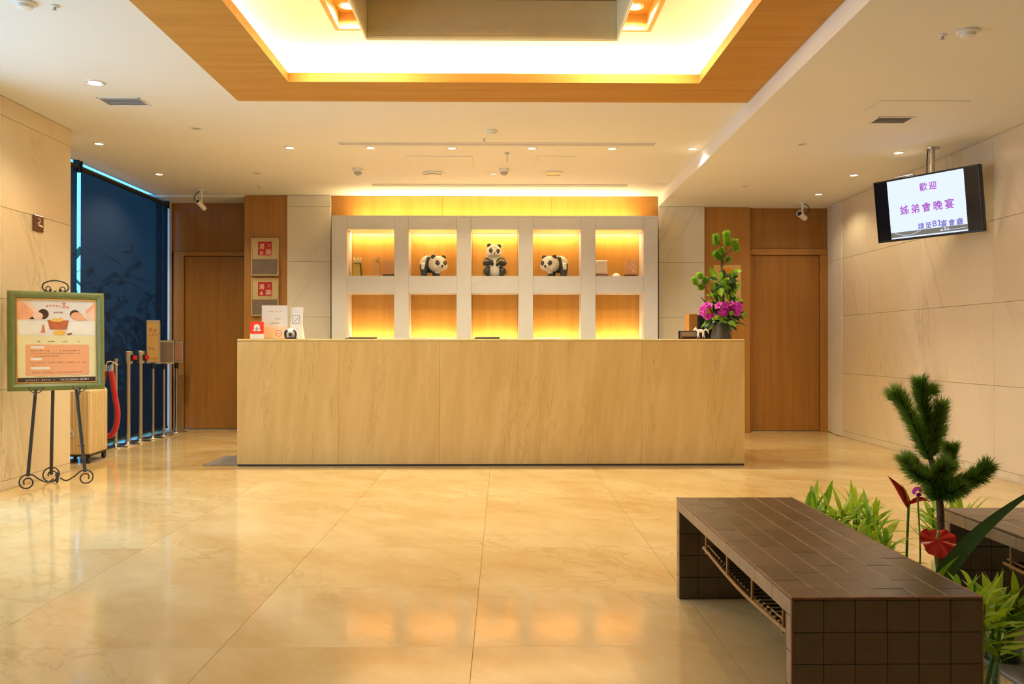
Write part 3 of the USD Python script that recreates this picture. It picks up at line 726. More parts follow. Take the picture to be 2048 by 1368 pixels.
def scroll(cx, cz, r0, r1, a0, turns, y=0.0, n=40, sgn=1):
    a = a0 + sgn * np.linspace(0, turns * 2 * PI, n)
    r = np.linspace(r0, r1, n)
    return np.stack([cx + r * np.cos(a), np.full(n, y), cz + r * np.sin(a)], 1)


for s in (-1, 1):
    a0 = PI / 2
    sp = scroll(c0 + s * .19, .062, .056, .020, a0, 1.35, sgn=s * -1)
    wave = spline([(c0 + s * .02, 0, .075), (c0 + s * .06, 0, .052), (c0 + s * .11, 0, .075), (c0 + s * .155, 0, .112), tuple(sp[0])], 24)
    obj('foot_scroll', tube(np.vstack([wave[:-1], sp]), .0055, 7), M['iron'], t, smooth=60)
obj('foot_boss', lathe([(0, .035), (.008, .045), (.013, .065), (.009, .085), (.014, .10), (.006, .12), (0, .125)], 14, (c0, -.005, 0)), M['iron'], t, smooth=50)
obj('rear_scroll', tube(np.vstack([scroll(c0, .06, .055, .055, -PI / 2, 1.0, .33)[:, :] * [1, 1, 1] + [0, 0, 0], scroll(c0, .055, .05, .018, -PI / 2, .8, .33)]), .005, 7), M['iron'], t, smooth=60)
for s in (-1, 1):
    hk = spline([(c0 + s * .14, .03, .70), (c0 + s * .14, -.045, .69), (c0 + s * .14, -.06, .715), (c0 + s * .14, -.058, .74)], 16)
    cu = scroll(c0 + s * .14, .775, .047, .047, -PI, .5, -.06, 20) * [1, 1, 1] + [0, 0, -.02]
    obj('ledge_hook', cat(tube(hk, .006, 7), tube(cu, .0035, 6)), M['iron'], t, smooth=60)
arch = spline([(c0 - .05, .105, 1.44), (c0 - .085, .105, 1.475), (c0 - .07, .105, 1.515), (c0, .105, 1.535), (c0 + .07, .105, 1.515), (c0 + .085, .105, 1.475), (c0 + .05, .105, 1.44)], 30)
obj('top_arch', tube(arch, .0055, 7), M['iron'], t, smooth=60)
for s in (-1, 1):
    obj('top_curl', tube(scroll(c0 + s * .045, 1.472, .022, .010, -PI / 2, 1.0, .105, 24, sgn=s), .004, 6), M['iron'], t, smooth=60)
obj('cross_tie', tube([(c0 - .11, .085, 1.05), (c0 + .11, .085, 1.05)], .006, 7), M['iron'], t)

# framed poster resting on the easel: drawn flat in x-y, tilted back a little
TILT = .075
t = thing('framed_poster', 'spa poster in a green and gold frame resting on the iron easel', 'poster', (EX, EY, 0), ER)
PW, PH = .315, .3625           # half width, half height


def pst(m):
    m = mv(m, rx=PI / 2 - TILT)
    return mv(m, (c0, .005, .722 + PH * math.cos(TILT)))


def rail(x0, x1, y0, y1, side):
    """A bevelled frame moulding, mitred at both ends; outer edges given, width 5 cm."""
    w = .05
    o = {'t': [(x0, y1), (x1, y1), (x1 - w, y1 - w), (x0 + w, y1 - w)], 'b': [(x1, y0), (x0, y0), (x0 + w, y0 + w), (x1 - w, y0 + w)],
         'l': [(x0, y0), (x0, y1), (x0 + w, y1 - w), (x0 + w, y0 + w)], 'r': [(x1, y1), (x1, y0), (x1 - w, y0 + w), (x1 - w, y1 - w)]}[side]
    pts = [(x, y, -.022) for x, y in o]
    pts += [(o[0][0], o[0][1], .006), (o[1][0], o[1][1], .006), (o[2][0], o[2][1], .012), (o[3][0], o[3][1], .012)]
    cx, cy = np.mean([q[0] for q in o]), np.mean([q[1] for q in o])
    a, b = np.array(o[0]), np.array(o[1])
    c, d = np.array(o[2]), np.array(o[3])
    for u in (.3, .6):
        for p, q in ((a, d), (b, c)):
            k = p * (1 - u) + q * u
            pts.append((k[0], k[1], .022 if u == .3 else .024))
    return m3.Manifold.hull_points(np.array(pts))


for k in 'tblr':
    obj('frame_rail', pst(rail(-PW, PW, -PH, PH, k)), M['green_frame'], t)
gw = .0
IX, IY = PW - .05, PH - .05
for q in ((-IX, IX, IY - .012, IY), (-IX, IX, -IY, -IY + .012), (-IX, -IX + .012, -IY, IY), (IX - .012, IX, -IY, IY)):
    obj('gold_liner', pst(bbx(*q, -.004, .010, .003)), M['gold'], t)
AX, AY = IX - .012, IY - .012
sheet = obj('poster_sheet', pst(bx(-AX, AX, -AY, AY, -.008, -.002)), plain('poster_cream', S('ece2b8'), .45, noise=.05), t)
U = lambda u, v: (-AX + 2 * AX * u, AY - 2 * AY * v)      # sheet coordinates, v downwards


def blob(u, v, ru, rv, rot=0):
    x, y = U(u, v)
    return affinity.rotate(disc_poly(x, y, ru * 2 * AX, rv * 2 * AY, 26), rot)


def upoly(*q):
    return Polygon([U(*p) for p in q])


M['skin_print'] = plain('print_skin', S('f0b090'), .5, noise=.12, scale=22)
M['skin_pale'] = plain('print_skin_pale', S('f3cfc0'), .5, noise=.06, scale=22)
M['hair_print'] = plain('print_hair', S('4a2c22'), .5, noise=.2, scale=40)
layer = lambda k: -.002 + .0005 * k
prints = [
    ('photo_print', upoly((0, 0), (1, 0), (1, .43), (0, .43)), plain('photo_ground', S('e4e0e4'), .45, noise=.04), 0),
    ('towel_print', upoly((.0, .26), (.40, .26), (.36, .41), (.02, .42)), M['ink_white'], 1),
    ('towel_print', upoly((.66, .27), (1, .25), (1, .42), (.64, .42)), M['ink_white'], 1),
    ('shoulder_print', upoly((.0, .0), (.06, .02), (.19, .12), (.24, .20), (.17, .24), (0, .245)), M['skin_print'], 1),
    ('hand_print', upoly((.08, .0), (.13, .0), (.27, .14), (.22, .17)), M['skin_pale'], 2),
    ('shoulder_print', upoly((1, .02), (.94, .06), (.86, .16), (.90, .245), (1, .25)), M['skin_pale'], 1),
    ('arm_print', upoly((1, .02), (1, .06), (.90, .16), (.87, .13)), M['skin_print'], 2),
    ('hair_print', blob(.325, .172, .07, .062).union(upoly((.15, .235), (.22, .17), (.30, .235))), M['hair_print'], 2),
    ('hair_print', blob(.73, .165, .065, .05, 20), M['hair_print'], 2),
    ('face_print', blob(.255, .195, .068, .046, -6), M['skin_pale'], 3),
    ('face_print', blob(.765, .195, .085, .052, -14).union(upoly((.80, .16), (.90, .245), (.74, .245))), M['skin_print'], 3),
    ('bucket_print', upoly((.375, .245), (.655, .245), (.625, .36), (.41, .36)), plain('print_bucket', S('c06a44'), .45, noise=.15, scale=30), 3),
    ('petal_print', blob(.50, .245, .08, .022).union(blob(.55, .232, .03, .02)), plain('print_petals', S('f0c060'), .45, noise=.2, scale=60), 4),
    ('oil_print', blob(.53, .40, .085, .033), plain('print_oil', S('eebe5c'), .45, noise=.15, scale=40), 3),
    ('stone_print', blob(.66, .415, .035, .013, 15), M['ink_brown'], 3),
    ('bottle_print', upoly((.315, .30), (.335, .30), (.345, .36), (.35, .40), (.29, .40), (.305, .36)), M['ink_orange'], 3),
    ('panel_print', upoly((.115, .545), (.90, .545), (.915, .56), (.915, .905), (.90, .92), (.115, .92), (.10, .905), (.10, .56)), plain('print_peach', S('efae84'), .45, noise=.03), 1),
    ('footer_print', upoly((0, .945), (1, .945), (1, 1), (0, 1)), plain('print_footer', S('4a3434'), .45), 1),
]
for nm, pg, mt_, k in prints:
    obj(nm, pst(flat(pg, layer(k))), mt_, sheet)


def ul(u, v, w, h, seed, mat, k=3, fill=.85, pitch=None):
    x, y = U(u, v)
    obj('small_print', pst(mv(dashes(0, 0, w * 2 * AX, h * 2 * AY, seed, fill, pitch), (x, y, layer(k)))), mat, sheet)


ul(.36, .088, .19, .032, 1, M['ink_orange'], 3)
x, y = U(.555, .09)
obj('numeral_print', pst(mv(latin('3', .036, bold=True), (x, y, layer(3)))), M['ink_orange'], sheet)
ul(.62, .092, .08, .032, 2, M['ink_orange'], 3)
ul(.46, .165, .14, .025, 3, M['ink_brown'], 3, .7)
for i, u in enumerate((.225, .385, .545, .705)):
    ul(u, .515, .095, .018, 20 + i, M['ink_black'], 1)
for i, (v, w) in enumerate(((.592, .17), (.735, .14), (.845, .24))):
    x, y = U(.165, v)
    obj('heading_print', pst(mv(bx(0, w * 2 * AX, 0, .017, 0, .0004), (x, y, layer(2)))), M['ink_white'], sheet)
for i, (u, v, w) in enumerate(((.17, .628, .24), (.53, .628, .27), (.17, .662, .35), (.53, .662, .27), (.21, .693, .32), (.165, .772, .72), (.165, .803, .06), (.18, .893, .70))):
    ul(u, v, w, .017, 40 + i, M['ink_brown'], 2, .88)
ul(.22, .938, .6, .012, 60, M['ink_brown'], 1, .8)
ul(.10, .985, .37, .020, 61, M['ink_white'], 2, .95)
x, y = U(.53, .985)
obj('phone_print', pst(mv(latin('Tel:(02)2888-8838', .0135, .0004), (x, y, layer(2)))), M['ink_white'], sheet)
ul(.86, .982, .08, .026, 63, M['ink_white'], 2, 1.0)

# ribbed cream case on castors behind the pier
t = thing('rolling_case', 'cream ribbed rolling case on black castors between the pier and the rope post', 'case', (-3.83, 7.62, 0), 6)
CW, CD, CH = .155, .20, .66
obj('shell', bbx(-CW, CW, -CD, CD, .075, CH, .018), plain('case_cream', S('dfc79c'), .4, noise=.02), t)
for k in range(9):
    x = -CW + .03 + k * (2 * CW - .06) / 8
    obj('rib', bbx(x - .005, x + .005, -CD - .006, -CD + .001, .10, CH - .03, .003), plain('case_cream_rib', S('d6bd8e'), .4, noise=.02) if k == 0 else LOOKS + '/case_cream_rib', t)
for k in range(8):
    y = -CD + .04 + k * (2 * CD - .08) / 7
    obj('rib', bbx(CW - .001, CW + .006, y - .005, y + .005, .10, CH - .03, .003), LOOKS + '/case_cream_rib', t)
obj('base_bar', bbx(-CW + .01, CW - .01, -CD + .01, CD - .01, .06, .078, .004), M['black'], t)
for sx in (-1, 1):
    for sy in (-1, 1):
        obj('castor', cat(mv(lathe([(0, -.014), (.024, -.014), (.027, -.008), (.027, .008), (.024, .014), (0, .014)], 20), (sx * (CW - .03), sy * (CD - .02), .0275), ry=PI / 2), bbx(sx * (CW - .03) - .018, sx * (CW - .03) + .018, sy * (CD - .02) - .012, sy * (CD - .02) + .012, .045, .062, .002)), M['black'], t)
obj('carry_handle', tube(spline([(-.09, -CD + .0, .44), (-.09, -CD - .035, .43), (-.09, -CD - .035, .34), (-.09, -CD, .33)], 16), .008), M['black'], t, smooth=60)
obj('top_handle', bbx(.04, .12, -.03, .03, CH, CH + .018, .005), M['black'], t)
tg = obj('luggage_tag', mv(bbx(-.02, .02, -.0015, .0015, -.10, 0, .001), (-.05, -CD - .012, .33), ry=-.55), M['paper'], t)
obj('tag_print', mv(cat(bx(-.014, .014, -.0022, -.0016, -.055, -.03, ), bx(-.014, .014, -.0022, -.0016, -.088, -.062)), (-.05, -CD - .012, .33), ry=-.55), M['grey'], tg)
obj('rivet', lathe([(0, .002), (.005, 0)], 10, (0, 0, 0)).apply_transform(trimesh.transformations.rotation_matrix(PI / 2, [1, 0, 0])).apply_translation((.10, -CD - .006, .16)), M['black'], t)
obj('rivet', lathe([(0, .002), (.005, 0)], 10, (0, 0, 0)).apply_transform(trimesh.transformations.rotation_matrix(PI / 2, [1, 0, 0])).apply_translation((.05, -CD - .006, .16)), M['black'], t)

# posts in front of the blind
BASE = [(0, .001), (.115, .001), (.117, .006), (.113, .012), (.05, .026), (.03, .034), (.022, .045), (.0, .046)]
FLATB = [(0, .001), (.115, .001), (.117, .008), (.112, .014), (.04, .018), (.028, .03), (.0, .031)]
p1 = thing('rope_post', 'chrome stanchion post with cup rings holding a red rope', 'stanchion', (-3.965, 8.57, 0))
obj('base', lathe(BASE, 36), M['steel'], p1, smooth=35)
obj('pole', lathe([(.019, .04), (.019, .89), (.024, .892), (.024, .915), (0, .918)], 24), M['steel'], p1, smooth=35)
obj('cup_ring', mv(lathe([(.022, -.008), (.030, -.006), (.032, 0), (.030, .006), (.022, .008)], 24), (0, 0, .855)), M['chrome'], p1, smooth=35)
t = thing('velvet_rope', 'red velvet rope hanging in a loop from the chrome post', 'rope', (-3.885, 8.57, 0))
rp = spline([(-.06, -.15, .80), (-.045, -.155, .72), (-.01, -.16, .52), (.015, -.165, .36), (-.005, -.165, .22), (-.06, -.16, .14), (-.12, -.16, .15)], 40)
obj('rope_body', tube(rp, .028, 14), plain('velvet_red', S('b4060c'), .8, noise=.15, scale=60, extra={'sheen_weight': .4}), t, smooth=60)
rp2 = spline([(-.12, -.15, .80), (-.14, -.15, .70), (-.17, -.16, .5), (-.18, -.16, .3), (-.17, -.16, .2)], 30)
obj('rope_body', tube(rp2, .028, 14), LOOKS + '/velvet_red', t, smooth=60)
for x in (-.06, -.12):
    obj('end_ferrule', tube([(x, -.15, .79), (x + .004, -.145, .855)], [.03, .024], 14), M['chrome'], t, smooth=40)
    obj('snap_hook', tube(spline([(x + .004, -.145, .85), (x + .02, -.13, .885), (-.07, -.05, .885), (-.075, -.035, .86)], 14), .007), M['chrome'], t, smooth=60)


def belt_post(x, y, label):
    t = thing('belt_post', label, 'stanchion', (x, y, 0), group='belt posts')
    obj('base', lathe(FLATB, 36), M['steel'], t, smooth=35)
    obj('pole', lathe([(.026, .025), (.026, .86)], 24), M['steel'], t, smooth=35)
    obj('belt_head', lathe([(.026, .855), (.047, .858), (.049, .864), (.049, .985), (.046, .992), (0, .993)], 28), M['steel'], t, smooth=35)
    obj('belt_clip', bbx(.046, .066, -.03, .03, .885, .955, .004), M['black'], t)
    obj('red_band', bbx(.05, .085, -.028, .028, .90, .942, .003), M['ink_red'], t)
    return t


belt_post(-3.95, 8.815, 'steel belt post with a square head, next to the rope post')
b2 = belt_post(-3.945, 9.10, 'steel belt post with a square head, next to the tall sign post')


def sign_post(x, y, label, z0, z1, w, rz, face):
    t = thing('sign_post', label, 'sign', (x, y, 0))
    obj('base', lathe(FLATB, 36), M['steel'], t, smooth=35)
    obj('pole', lathe([(.017, .025), (.017, z0 - .045)], 20), M['steel'], t, smooth=35)
    obj('socket', lathe([(0, z0 - .06), (.024, z0 - .06), (.024, z0), (0, z0)], 20), M['black'], t, smooth=35)
    r = math.radians(rz)
    q = lambda m: mv(m, rz=r)
    obj('board', q(bbx(-w / 2, w / 2, -.012, .012, z0, z1, .008)), M['steel'], t)
    f = obj('sheet', q(bx(-w / 2 + .018, w / 2 - .018, -.0145, -.012, z0 + .02, z1 - .02)), face[0], t)
    for k, (zz, hh, ww) in enumerate(face[1]):
        obj('print_line', q(mv(mv(dashes(-ww / 2, 0, ww, hh, 70 + k, 1.0, hh * .95), rx=PI / 2), (0, -.0146, z0 + (z1 - z0) * zz))), M['ink_brown'], f)
    return t


sign_post(-3.94, 9.42, 'tall narrow tan sign with two dark marks on a steel post', .85, 1.335, .15, 20, (plain('sign_tan', S('b48c50'), .4, noise=.05), [(.93, .012, .10), (.72, .05, .09), (.62, .035, .09), (.52, .012, .06), (.30, .04, .09), (.08, .03, .10)]))
sign_post(-3.935, 9.71, 'square steel sign with a plain grey face on a thin post', .835, 1.11, .235, 28, (plain('sign_grey', S('6c5c50'), .35), []))
sign_post(-3.93, 10.07, 'small dusky pink sign on a black stem, last of the post row', .835, 1.10, .17, 18, (plain('sign_dusky', S('97705a'), .4), [(.85, .012, .10), (.35, .02, .06), (.12, .012, .1)]))

# roller blinds on the window wall
M['blind'] = usdkit.material(stage, LOOKS + '/blind_cloth', {
    'g': ('geometry', {}), 'w': ('noise_texture', {'scale': 160.0, 'detail': 2.0}), 'r': ('rgb_ramp', {'ramp': [(.3, S('141a26')), (.7, S('202838'))]}),
    'd': ('principled_bsdf', {'roughness': .85, 'specular_ior_level': .15}), 'tl': ('translucent_bsdf', {'color': (.10, .13, .16)}), 'm1': ('mix_closure', {'fac': .3}),
    'tr': ('transparent_bsdf', {'color': (1, 1, 1)}), 'm2': ('mix_closure', {'fac': .10})},
    [('g.position', 'w.vector'), ('w.fac', 'r.fac'), ('r.color', 'd.base_color'), ('d.BSDF', 'm1.closure1'), ('tl.BSDF', 'm1.closure2'), ('m1.closure', 'm2.closure1'), ('tr.BSDF', 'm2.closure2')], 'm2.closure')
for y0, y1, lab in ((7.05, 8.09, 'narrow strip of dark blue roller blind beside the marble pier'), (8.165, 10.27, 'wide dark blue roller blind hanging behind the row of posts')):
    t = thing('roller_blind', lab, 'blind')
    obj('cloth', bx(XW - .002, XW, y0, y1, .055, 2.785), M['blind'], t)
    obj('bottom_bar', bbx(XW - .010, XW + .008, y0, y1, .035, .06, .003), M['black'], t)
    obj('roller', mv(lathe([(0, y0), (.025, y0), (.025, y1), (0, y1)], 24), (XW - .01, 0, 2.785), rx=-PI / 2), M['black'], t, smooth=40)
    for yy in (y0 - .012, y1):
        obj('bracket', bbx(XW - .04, XW + .02, yy, yy + .012, 2.74, 2.86, .003), M['black'], t)
wj = struct('trim_3')
obj('jamb', bbx(-4.19, -4.115, 10.318, 10.40, .0, 2.845, .004), plain('jamb_white', (.72, .74, .78), .4), wj)

# framed notices on the left wood panel
for z1, z0, lab in ((2.335, 1.885, 'upper framed notice with a red seal on the left wood panel'), (1.85, 1.403, 'lower framed notice with a red seal on the left wood panel')):
    t = thing('framed_notice', lab, 'sign', (-2.832, YB - .001, z0), group=None)
    h = z1 - z0
    obj('box_frame', cat(bbx(-.163, -.149, -.04, 0, 0, h), bbx(.149, .163, -.04, 0, 0, h), bbx(-.149, .149, -.04, 0, 0, .014), bbx(-.149, .149, -.04, 0, h - .014, h)), plain('notice_frame', S('cdb894'), .35, .2) if z1 > 2 else LOOKS + '/notice_frame', t)
    obj('upper_card', bx(-.149, .149, -.03, -.004, h * .44, h - .014), plain('notice_card', S('c4b184'), .5) if z1 > 2 else LOOKS + '/notice_card', t)
    obj('lower_picture', bx(-.149, .149, -.03, -.004, .014, h * .44), plain('notice_picture', S('7a6a5c'), .35, noise=.15, scale=5) if z1 > 2 else LOOKS + '/notice_picture', t)
    for k in range(6):
        obj('picture_line', bx(-.145, .145, -.0308, -.03, .035 + k * .026, .038 + k * .026), plain('notice_line', S('8b7c6c'), .4) if z1 > 2 and k == 0 else LOOKS + '/notice_line', t)
    sl = obj('red_seal', bx(-.082, .082, -.0335, -.03, h * .535, h * .535 + .165), M['seal_red'], t)
    cap = lambda m, x, z: mv(mv(m, rx=PI / 2), (x, -.0335, z))
    zz = h * .535
    obj('seal_character', cap(han('湯', .072, bold=1.5), -.072, zz + .083), plain('seal_cream', S('e0b8a0'), .5) if z1 > 2 else LOOKS + '/seal_cream', sl)
    obj('seal_character', cap(han('泉', .055, bold=1.2), -.066, zz + .012), LOOKS + '/seal_cream', sl)
    obj('seal_character', cap(han('美', .085, bold=1.2), .002, zz + .012), LOOKS + '/seal_cream', sl)
    obj('seal_character', cap(han('之', .045, bold=1.2), .028, zz + .105), LOOKS + '/seal_cream', sl)
    obj('caption', cap(dashes(-.085, 0, .17, .010, 80, .9), 0, h * .475), M['ink_brown'], t)

# ================================================================== ON THE RECEPTION DESK
Z = DZ + .0005
t = thing('red_card', 'small red card with a white emblem at the left end of the desk', 'card', (-2.148, 7.30, Z), 8)
obj('card', mv(bbx(-.058, .058, -.002, .002, .045, .150, .001), rx=-.04), plain('card_red', S('ee3b30'), .4), t)
obj('white_foot', mv(bbx(-.058, .058, -.003, .002, 0, .045, .001), rx=-.04), M['paper'], t)
obj('emblem', mv(upright(cat(ext(disc_poly(0, .105, .026), .0008), ext(disc_poly(0, .077, .036, .010), .0008), ext(affinity.translate(sbox(-.01, .07, .01, .10), 0, 0), .0008)), (0, -.0022, 0)), rx=-.04), M['ink_white'], t)
obj('stand_back', mv(bbx(-.02, .02, 0, .05, 0, .004, .001), (0, 0.0, .0)), M['acrylic'], t)

t = thing('acrylic_notice', 'white notice in a clear acrylic stand behind the red card', 'sign holder', (-2.025, 7.42, Z), 4)
obj('acrylic_plate', bbx(-.117, .117, .0025, .005, .002, .305, .001), M['acrylic'], t)
obj('acrylic_foot', bbx(-.117, .117, -.003, .08, 0, .003, .001), M['acrylic'], t)
ns = obj('notice_sheet', bx(-.113, .113, 0.0, .002, .004, .30), M['paper'], t)
obj('lower_tint', bx(-.113, .113, -.0004, 0, .004, .11), plain('notice_tint', S('efd6b8'), .5), ns)
obj('heading', upright(dashes(-.06, .24, .12, .014, 90, .6), (0, -.0001, 0)), M['ink_orange'], ns)
obj('dark_line', upright(dashes(-.035, .135, .07, .012, 91, 1.0), (0, -.0001, 0)), M['ink_black'], ns)
obj('text_line', upright(dashes(.0, .175, .06, .010, 92, .7), (0, -.0001, 0)), M['ink_brown'], ns)
obj('ring_mark', upright(ext(disc_poly(.035, .05, .030).difference(disc_poly(.035, .05, .023)), .0006), (0, -.0004, 0)), M['ink_orange'], ns)
obj('ring_letters', upright(dashes(.018, .043, .036, .012, 93, 1.0), (0, -.0004, 0)), M['ink_brown'], ns)

t = thing('slanted_stand', 'tall white slanted card stand right of the acrylic notice', 'sign holder', (-1.845, 7.46, Z), -6)
obj('card', mv(bbx(-.062, .062, -.003, .003, 0, .285, .001), rx=-.10, t=(0, -.02, 0)), M['paper'], t)
obj('rear_foot', m3.Manifold.hull_points(np.array([(-.055, -.012, .003), (.055, -.012, .003), (-.055, .07, .0), (.055, .07, .0), (-.055, .07, .008), (.055, .07, .008), (-.055, .002, .16), (.055, .002, .16)])), M['ink_white'], t)
obj('picture', mv(upright(cat(ext(sbox(-.035, .135, .035, .215).difference(sbox(-.028, .142, .028, .208)), .0006), ext(Polygon([(-.02, .155), (.02, .195), (.026, .19), (-.014, .15)]), .0006)), (0, -.003, 0)), rx=-.10, t=(0, -.02, 0)), M['grey'], t)
obj('red_line', mv(upright(dashes(-.03, .09, .06, .011, 94, .8), (0, -.003, 0)), rx=-.10, t=(0, -.02, 0)), M['ink_orange'], t)


def trayish(x0, x1, y, h, d, name, label, mat, c):
    t = thing(name, label, c, ((x0 + x1) / 2, y, Z))
    w = (x1 - x0) / 2
    obj('body', bbx(-w, w, -d / 2, d / 2, 0, h * .55, .003), mat, t)
    obj('raised_edge', bbx(-w, w, d / 2 - .02, d / 2, h * .5, h, .002), mat, t)


trayish(-1.42, -1.16, 7.62, .020, .2, 'desk_tray', 'flat black tray lying on the desk before the first niche', M['black'], 'tray')
trayish(-.98, -.70, 7.62, .013, .2, 'document_tray', 'flat grey tray lying on the desk before the second niche', M['grey'], 'tray')
trayish(-.68, -.44, 7.66, .013, .18, 'document_tray', 'flat pale grey tray on the desk beside the grey one', plain('tray_pale', (.6, .58, .55), .4), 'tray')
trayish(-.25, -.02, 7.62, .021, .2, 'desk_tray', 'flat black tray lying on the desk before the middle niche', M['black'], 'tray')
trayish(.29, .54, 7.64, .014, .2, 'document_tray', 'flat white tray lying on the desk before the fourth niche', M['paper'], 'tray')

t = thing('photo_frame', 'low black-edged frame with a grey face at the right of the desk', 'frame', (1.665, 7.42, Z), 0)
obj('frame', cat(bbx(-.085, -.07, -.01, .012, 0, .075), bbx(.075, .085, -.01, .012, 0, .075), bbx(-.07, .075, -.01, .012, .067, .075), bbx(-.07, .075, -.01, .012, 0, .006)), M['black'], t)
obj('picture', bx(-.07, .075, .0, .008, .006, .067), plain('frame_picture', S('95846f'), .3), t)
obj('dark_bar', bx(-.05, .072, -.004, 0, .006, .022), plain('frame_bar', S('3c1414'), .4), t)
t = thing('wooden_box_stand', 'dark box with a tan wooden side behind the flower vase', 'stand', (1.795, 7.72, Z), 0)
obj('wooden_side', bbx(-.07, .01, -.08, .10, 0, .235, .003), M['wood'], t)
obj('dark_body', bbx(.012, .20, -.09, .10, 0, .225, .003), M['black'], t)


# ================================================================== FIGURES
def colored(name, mesh, colors, parent, mat):
    """One continuous body whose fur patches ride on the vertices."""
    v, f, n = meshkit.arrays(mesh, True)
    m = usdkit.mesh(stage, pth(parent) + '/' + numbered(name, pth(parent)), (v, f), mat, True)
    UsdGeom.PrimvarsAPI(m).CreatePrimvar('fur', Sdf.ValueTypeNames.Color3fArray, 'vertex').Set(Vt.Vec3fArray.FromNumpy(np.asarray(colors(v), np.float32)))
    return m.GetPrim()


M['fur'] = usdkit.material(stage, LOOKS + '/panda_glaze', {'a': ('attribute', {'attribute': 'fur'}), 'p': ('principled_bsdf', {'roughness': .38})}, [('a.color', 'p.base_color')], 'p.BSDF')
M['fur_black'] = plain('panda_black', (.03, .032, .03), .4)
WHITE_F, BLACK_F = np.array([.78, .72, .62]), np.array([.035, .037, .033])


def blend(parts, res=.012, it=10):
    u = m3.Manifold.batch_boolean(parts, m3.OpType.Add).refine_to_length(res)
    v, f, _ = meshkit.arrays(u)
    m = trimesh.Trimesh(v, f, process=True)
    trimesh.smoothing.filter_taubin(m, lamb=.5, nu=.51, iterations=it)
    return m


def panda_face(t, body, c, R, yaw, pitch, roll=0.0):
    """Ears, eye patches, eyes, nose and mouth on a head ball of radius R at c; the face looks along -y turned by yaw."""
    T = trimesh.transformations.euler_matrix(pitch, roll, yaw, 'sxyz')

    def put(m):
        v, f, _ = meshkit.arrays(m)
        m = trimesh.Trimesh(v * R, f, process=False)
        m.apply_transform(T)
        m.apply_translation(c)
        return m
    for s in (-1, 1):
        obj('ear', put(ellipsoid((s * .66, .05, .80), (.30, .16, .30), (0, s * 20, 0), 20)), M['fur_black'], t, smooth=True)
        e = obj('eye_patch', put(ellipsoid((s * .43, -.79, .04), (.27, .19, .35), (0, s * 28, 0), 20)), M['fur_black'], t, smooth=True)
        obj('eye', put(ellipsoid((s * .40, -.95, .08), (.07, .05, .07), n=12)), M['chrome'], e, smooth=True)
    obj('nose', put(ellipsoid((0, -1.12, -.26), (.13, .08, .09), n=14)), M['fur_black'], t, smooth=True)
    obj('mouth', put(tube(spline([(-.16, -1.0, -.47), (-.05, -1.08, -.50), (0, -1.1, -.42), (.05, -1.08, -.50), (.16, -1.0, -.47)], 14), .022, 6)), M['fur_black'], t, smooth=True)


def head_parts(c, R, yaw, pitch):
    y, p = math.degrees(yaw), math.degrees(pitch)
    mk = lambda q, r: ellipsoid(q, r, n=28)
    h = mk((0, 0, 0), (1.0, .95, .93)) + mk((0, -.72, -.30), (.45, .42, .34)) + mk((.5, -.25, -.3), (.5, .55, .45)) + mk((-.5, -.25, -.3), (.5, .55, .45))
    return h.scale((R, R, R)).rotate((p, 0, y)).translate(c)


def walking_panda(loc, mirror, label):
    t = thing('panda_figurine', label, 'figurine', loc)
    k = -1 if mirror else 1
    hc = (k * .075, -.075, .146)
    parts = [ellipsoid((-k * .035, .01, .150), (.120, .085, .105), n=36), ellipsoid((k * .0, .0, .150), (.075, .080, .10), n=30), head_parts(hc, .098, k * .48, .03)]
    for x, y, r in ((k * .055, -.055, .030), (k * .02, .05, .032), (-k * .10, -.05, .036), (-k * .115, .05, .036)):
        parts.append(m3.Manifold.batch_hull([ellipsoid((x, y, .12), (r * 1.25,) * 3, n=18), ellipsoid((x + k * .008, y - .006, .028), (r, r * 1.1, .026), n=18), ellipsoid((x + k * .008, y - .006, .010), (r, r * 1.1, .010), n=18)]))
    b = blend(parts)
    b.apply_translation((0, 0, -b.bounds[0][2]))

    def col(v):
        x, y, z = v[:, 0] * k, v[:, 1], v[:, 2]
        hd = np.linalg.norm(v - np.array(hc), axis=1) < .115
        band = (x > -.080 + (z - .15) * .18) & (x < .04 + (z - .15) * .1) & ~hd
        legs = ((z < .082) & ~hd) | ((x > .0) & (z < .12) & ~hd)
        rump = (x < -.128) & (z < .15)
        return np.where((band | legs | rump)[:, None], BLACK_F, WHITE_F)
    colored('body', b, col, t, M['fur'])
    panda_face(t, b, hc, .098, k * .48, .03)
    return t


NZ = 1.8565
walking_panda((-.815, 9.76, NZ), False, 'panda figurine walking to the right in the second upper niche')
walking_panda((.625, 9.76, NZ), True, 'panda figurine walking to the left in the fourth upper niche')

t = thing('panda_figurine', 'panda figurine sitting upright and holding a bamboo shoot in the middle upper niche', 'figurine', (-.085, 9.76, NZ))
hc = (-.012, -.02, .292)
parts = [ellipsoid((0, .01, .115), (.098, .085, .118), n=36), ellipsoid((0, .005, .20), (.075, .065, .07), n=28), head_parts(hc, .088, .12, .0)]
for s in (-1, 1):
    parts.append(m3.Manifold.batch_hull([ellipsoid((s * .085, .0, .06), (.055, .06, .055), n=20), ellipsoid((s * .092, -.085, .055), (.038, .03, .048), n=20)]))
    parts.append(m3.Manifold.batch_hull([ellipsoid((s * .085, .0, .205), (.036,) * 3, n=18), ellipsoid((s * .105, -.035, .155), (.036,) * 3, n=18)]))
    parts.append(m3.Manifold.batch_hull([ellipsoid((s * .105, -.035, .155), (.035,) * 3, n=18), ellipsoid((s * .045, -.09, .165), (.031,) * 3, n=18)]))
b = blend(parts)
b.apply_translation((0, 0, -b.bounds[0][2]))


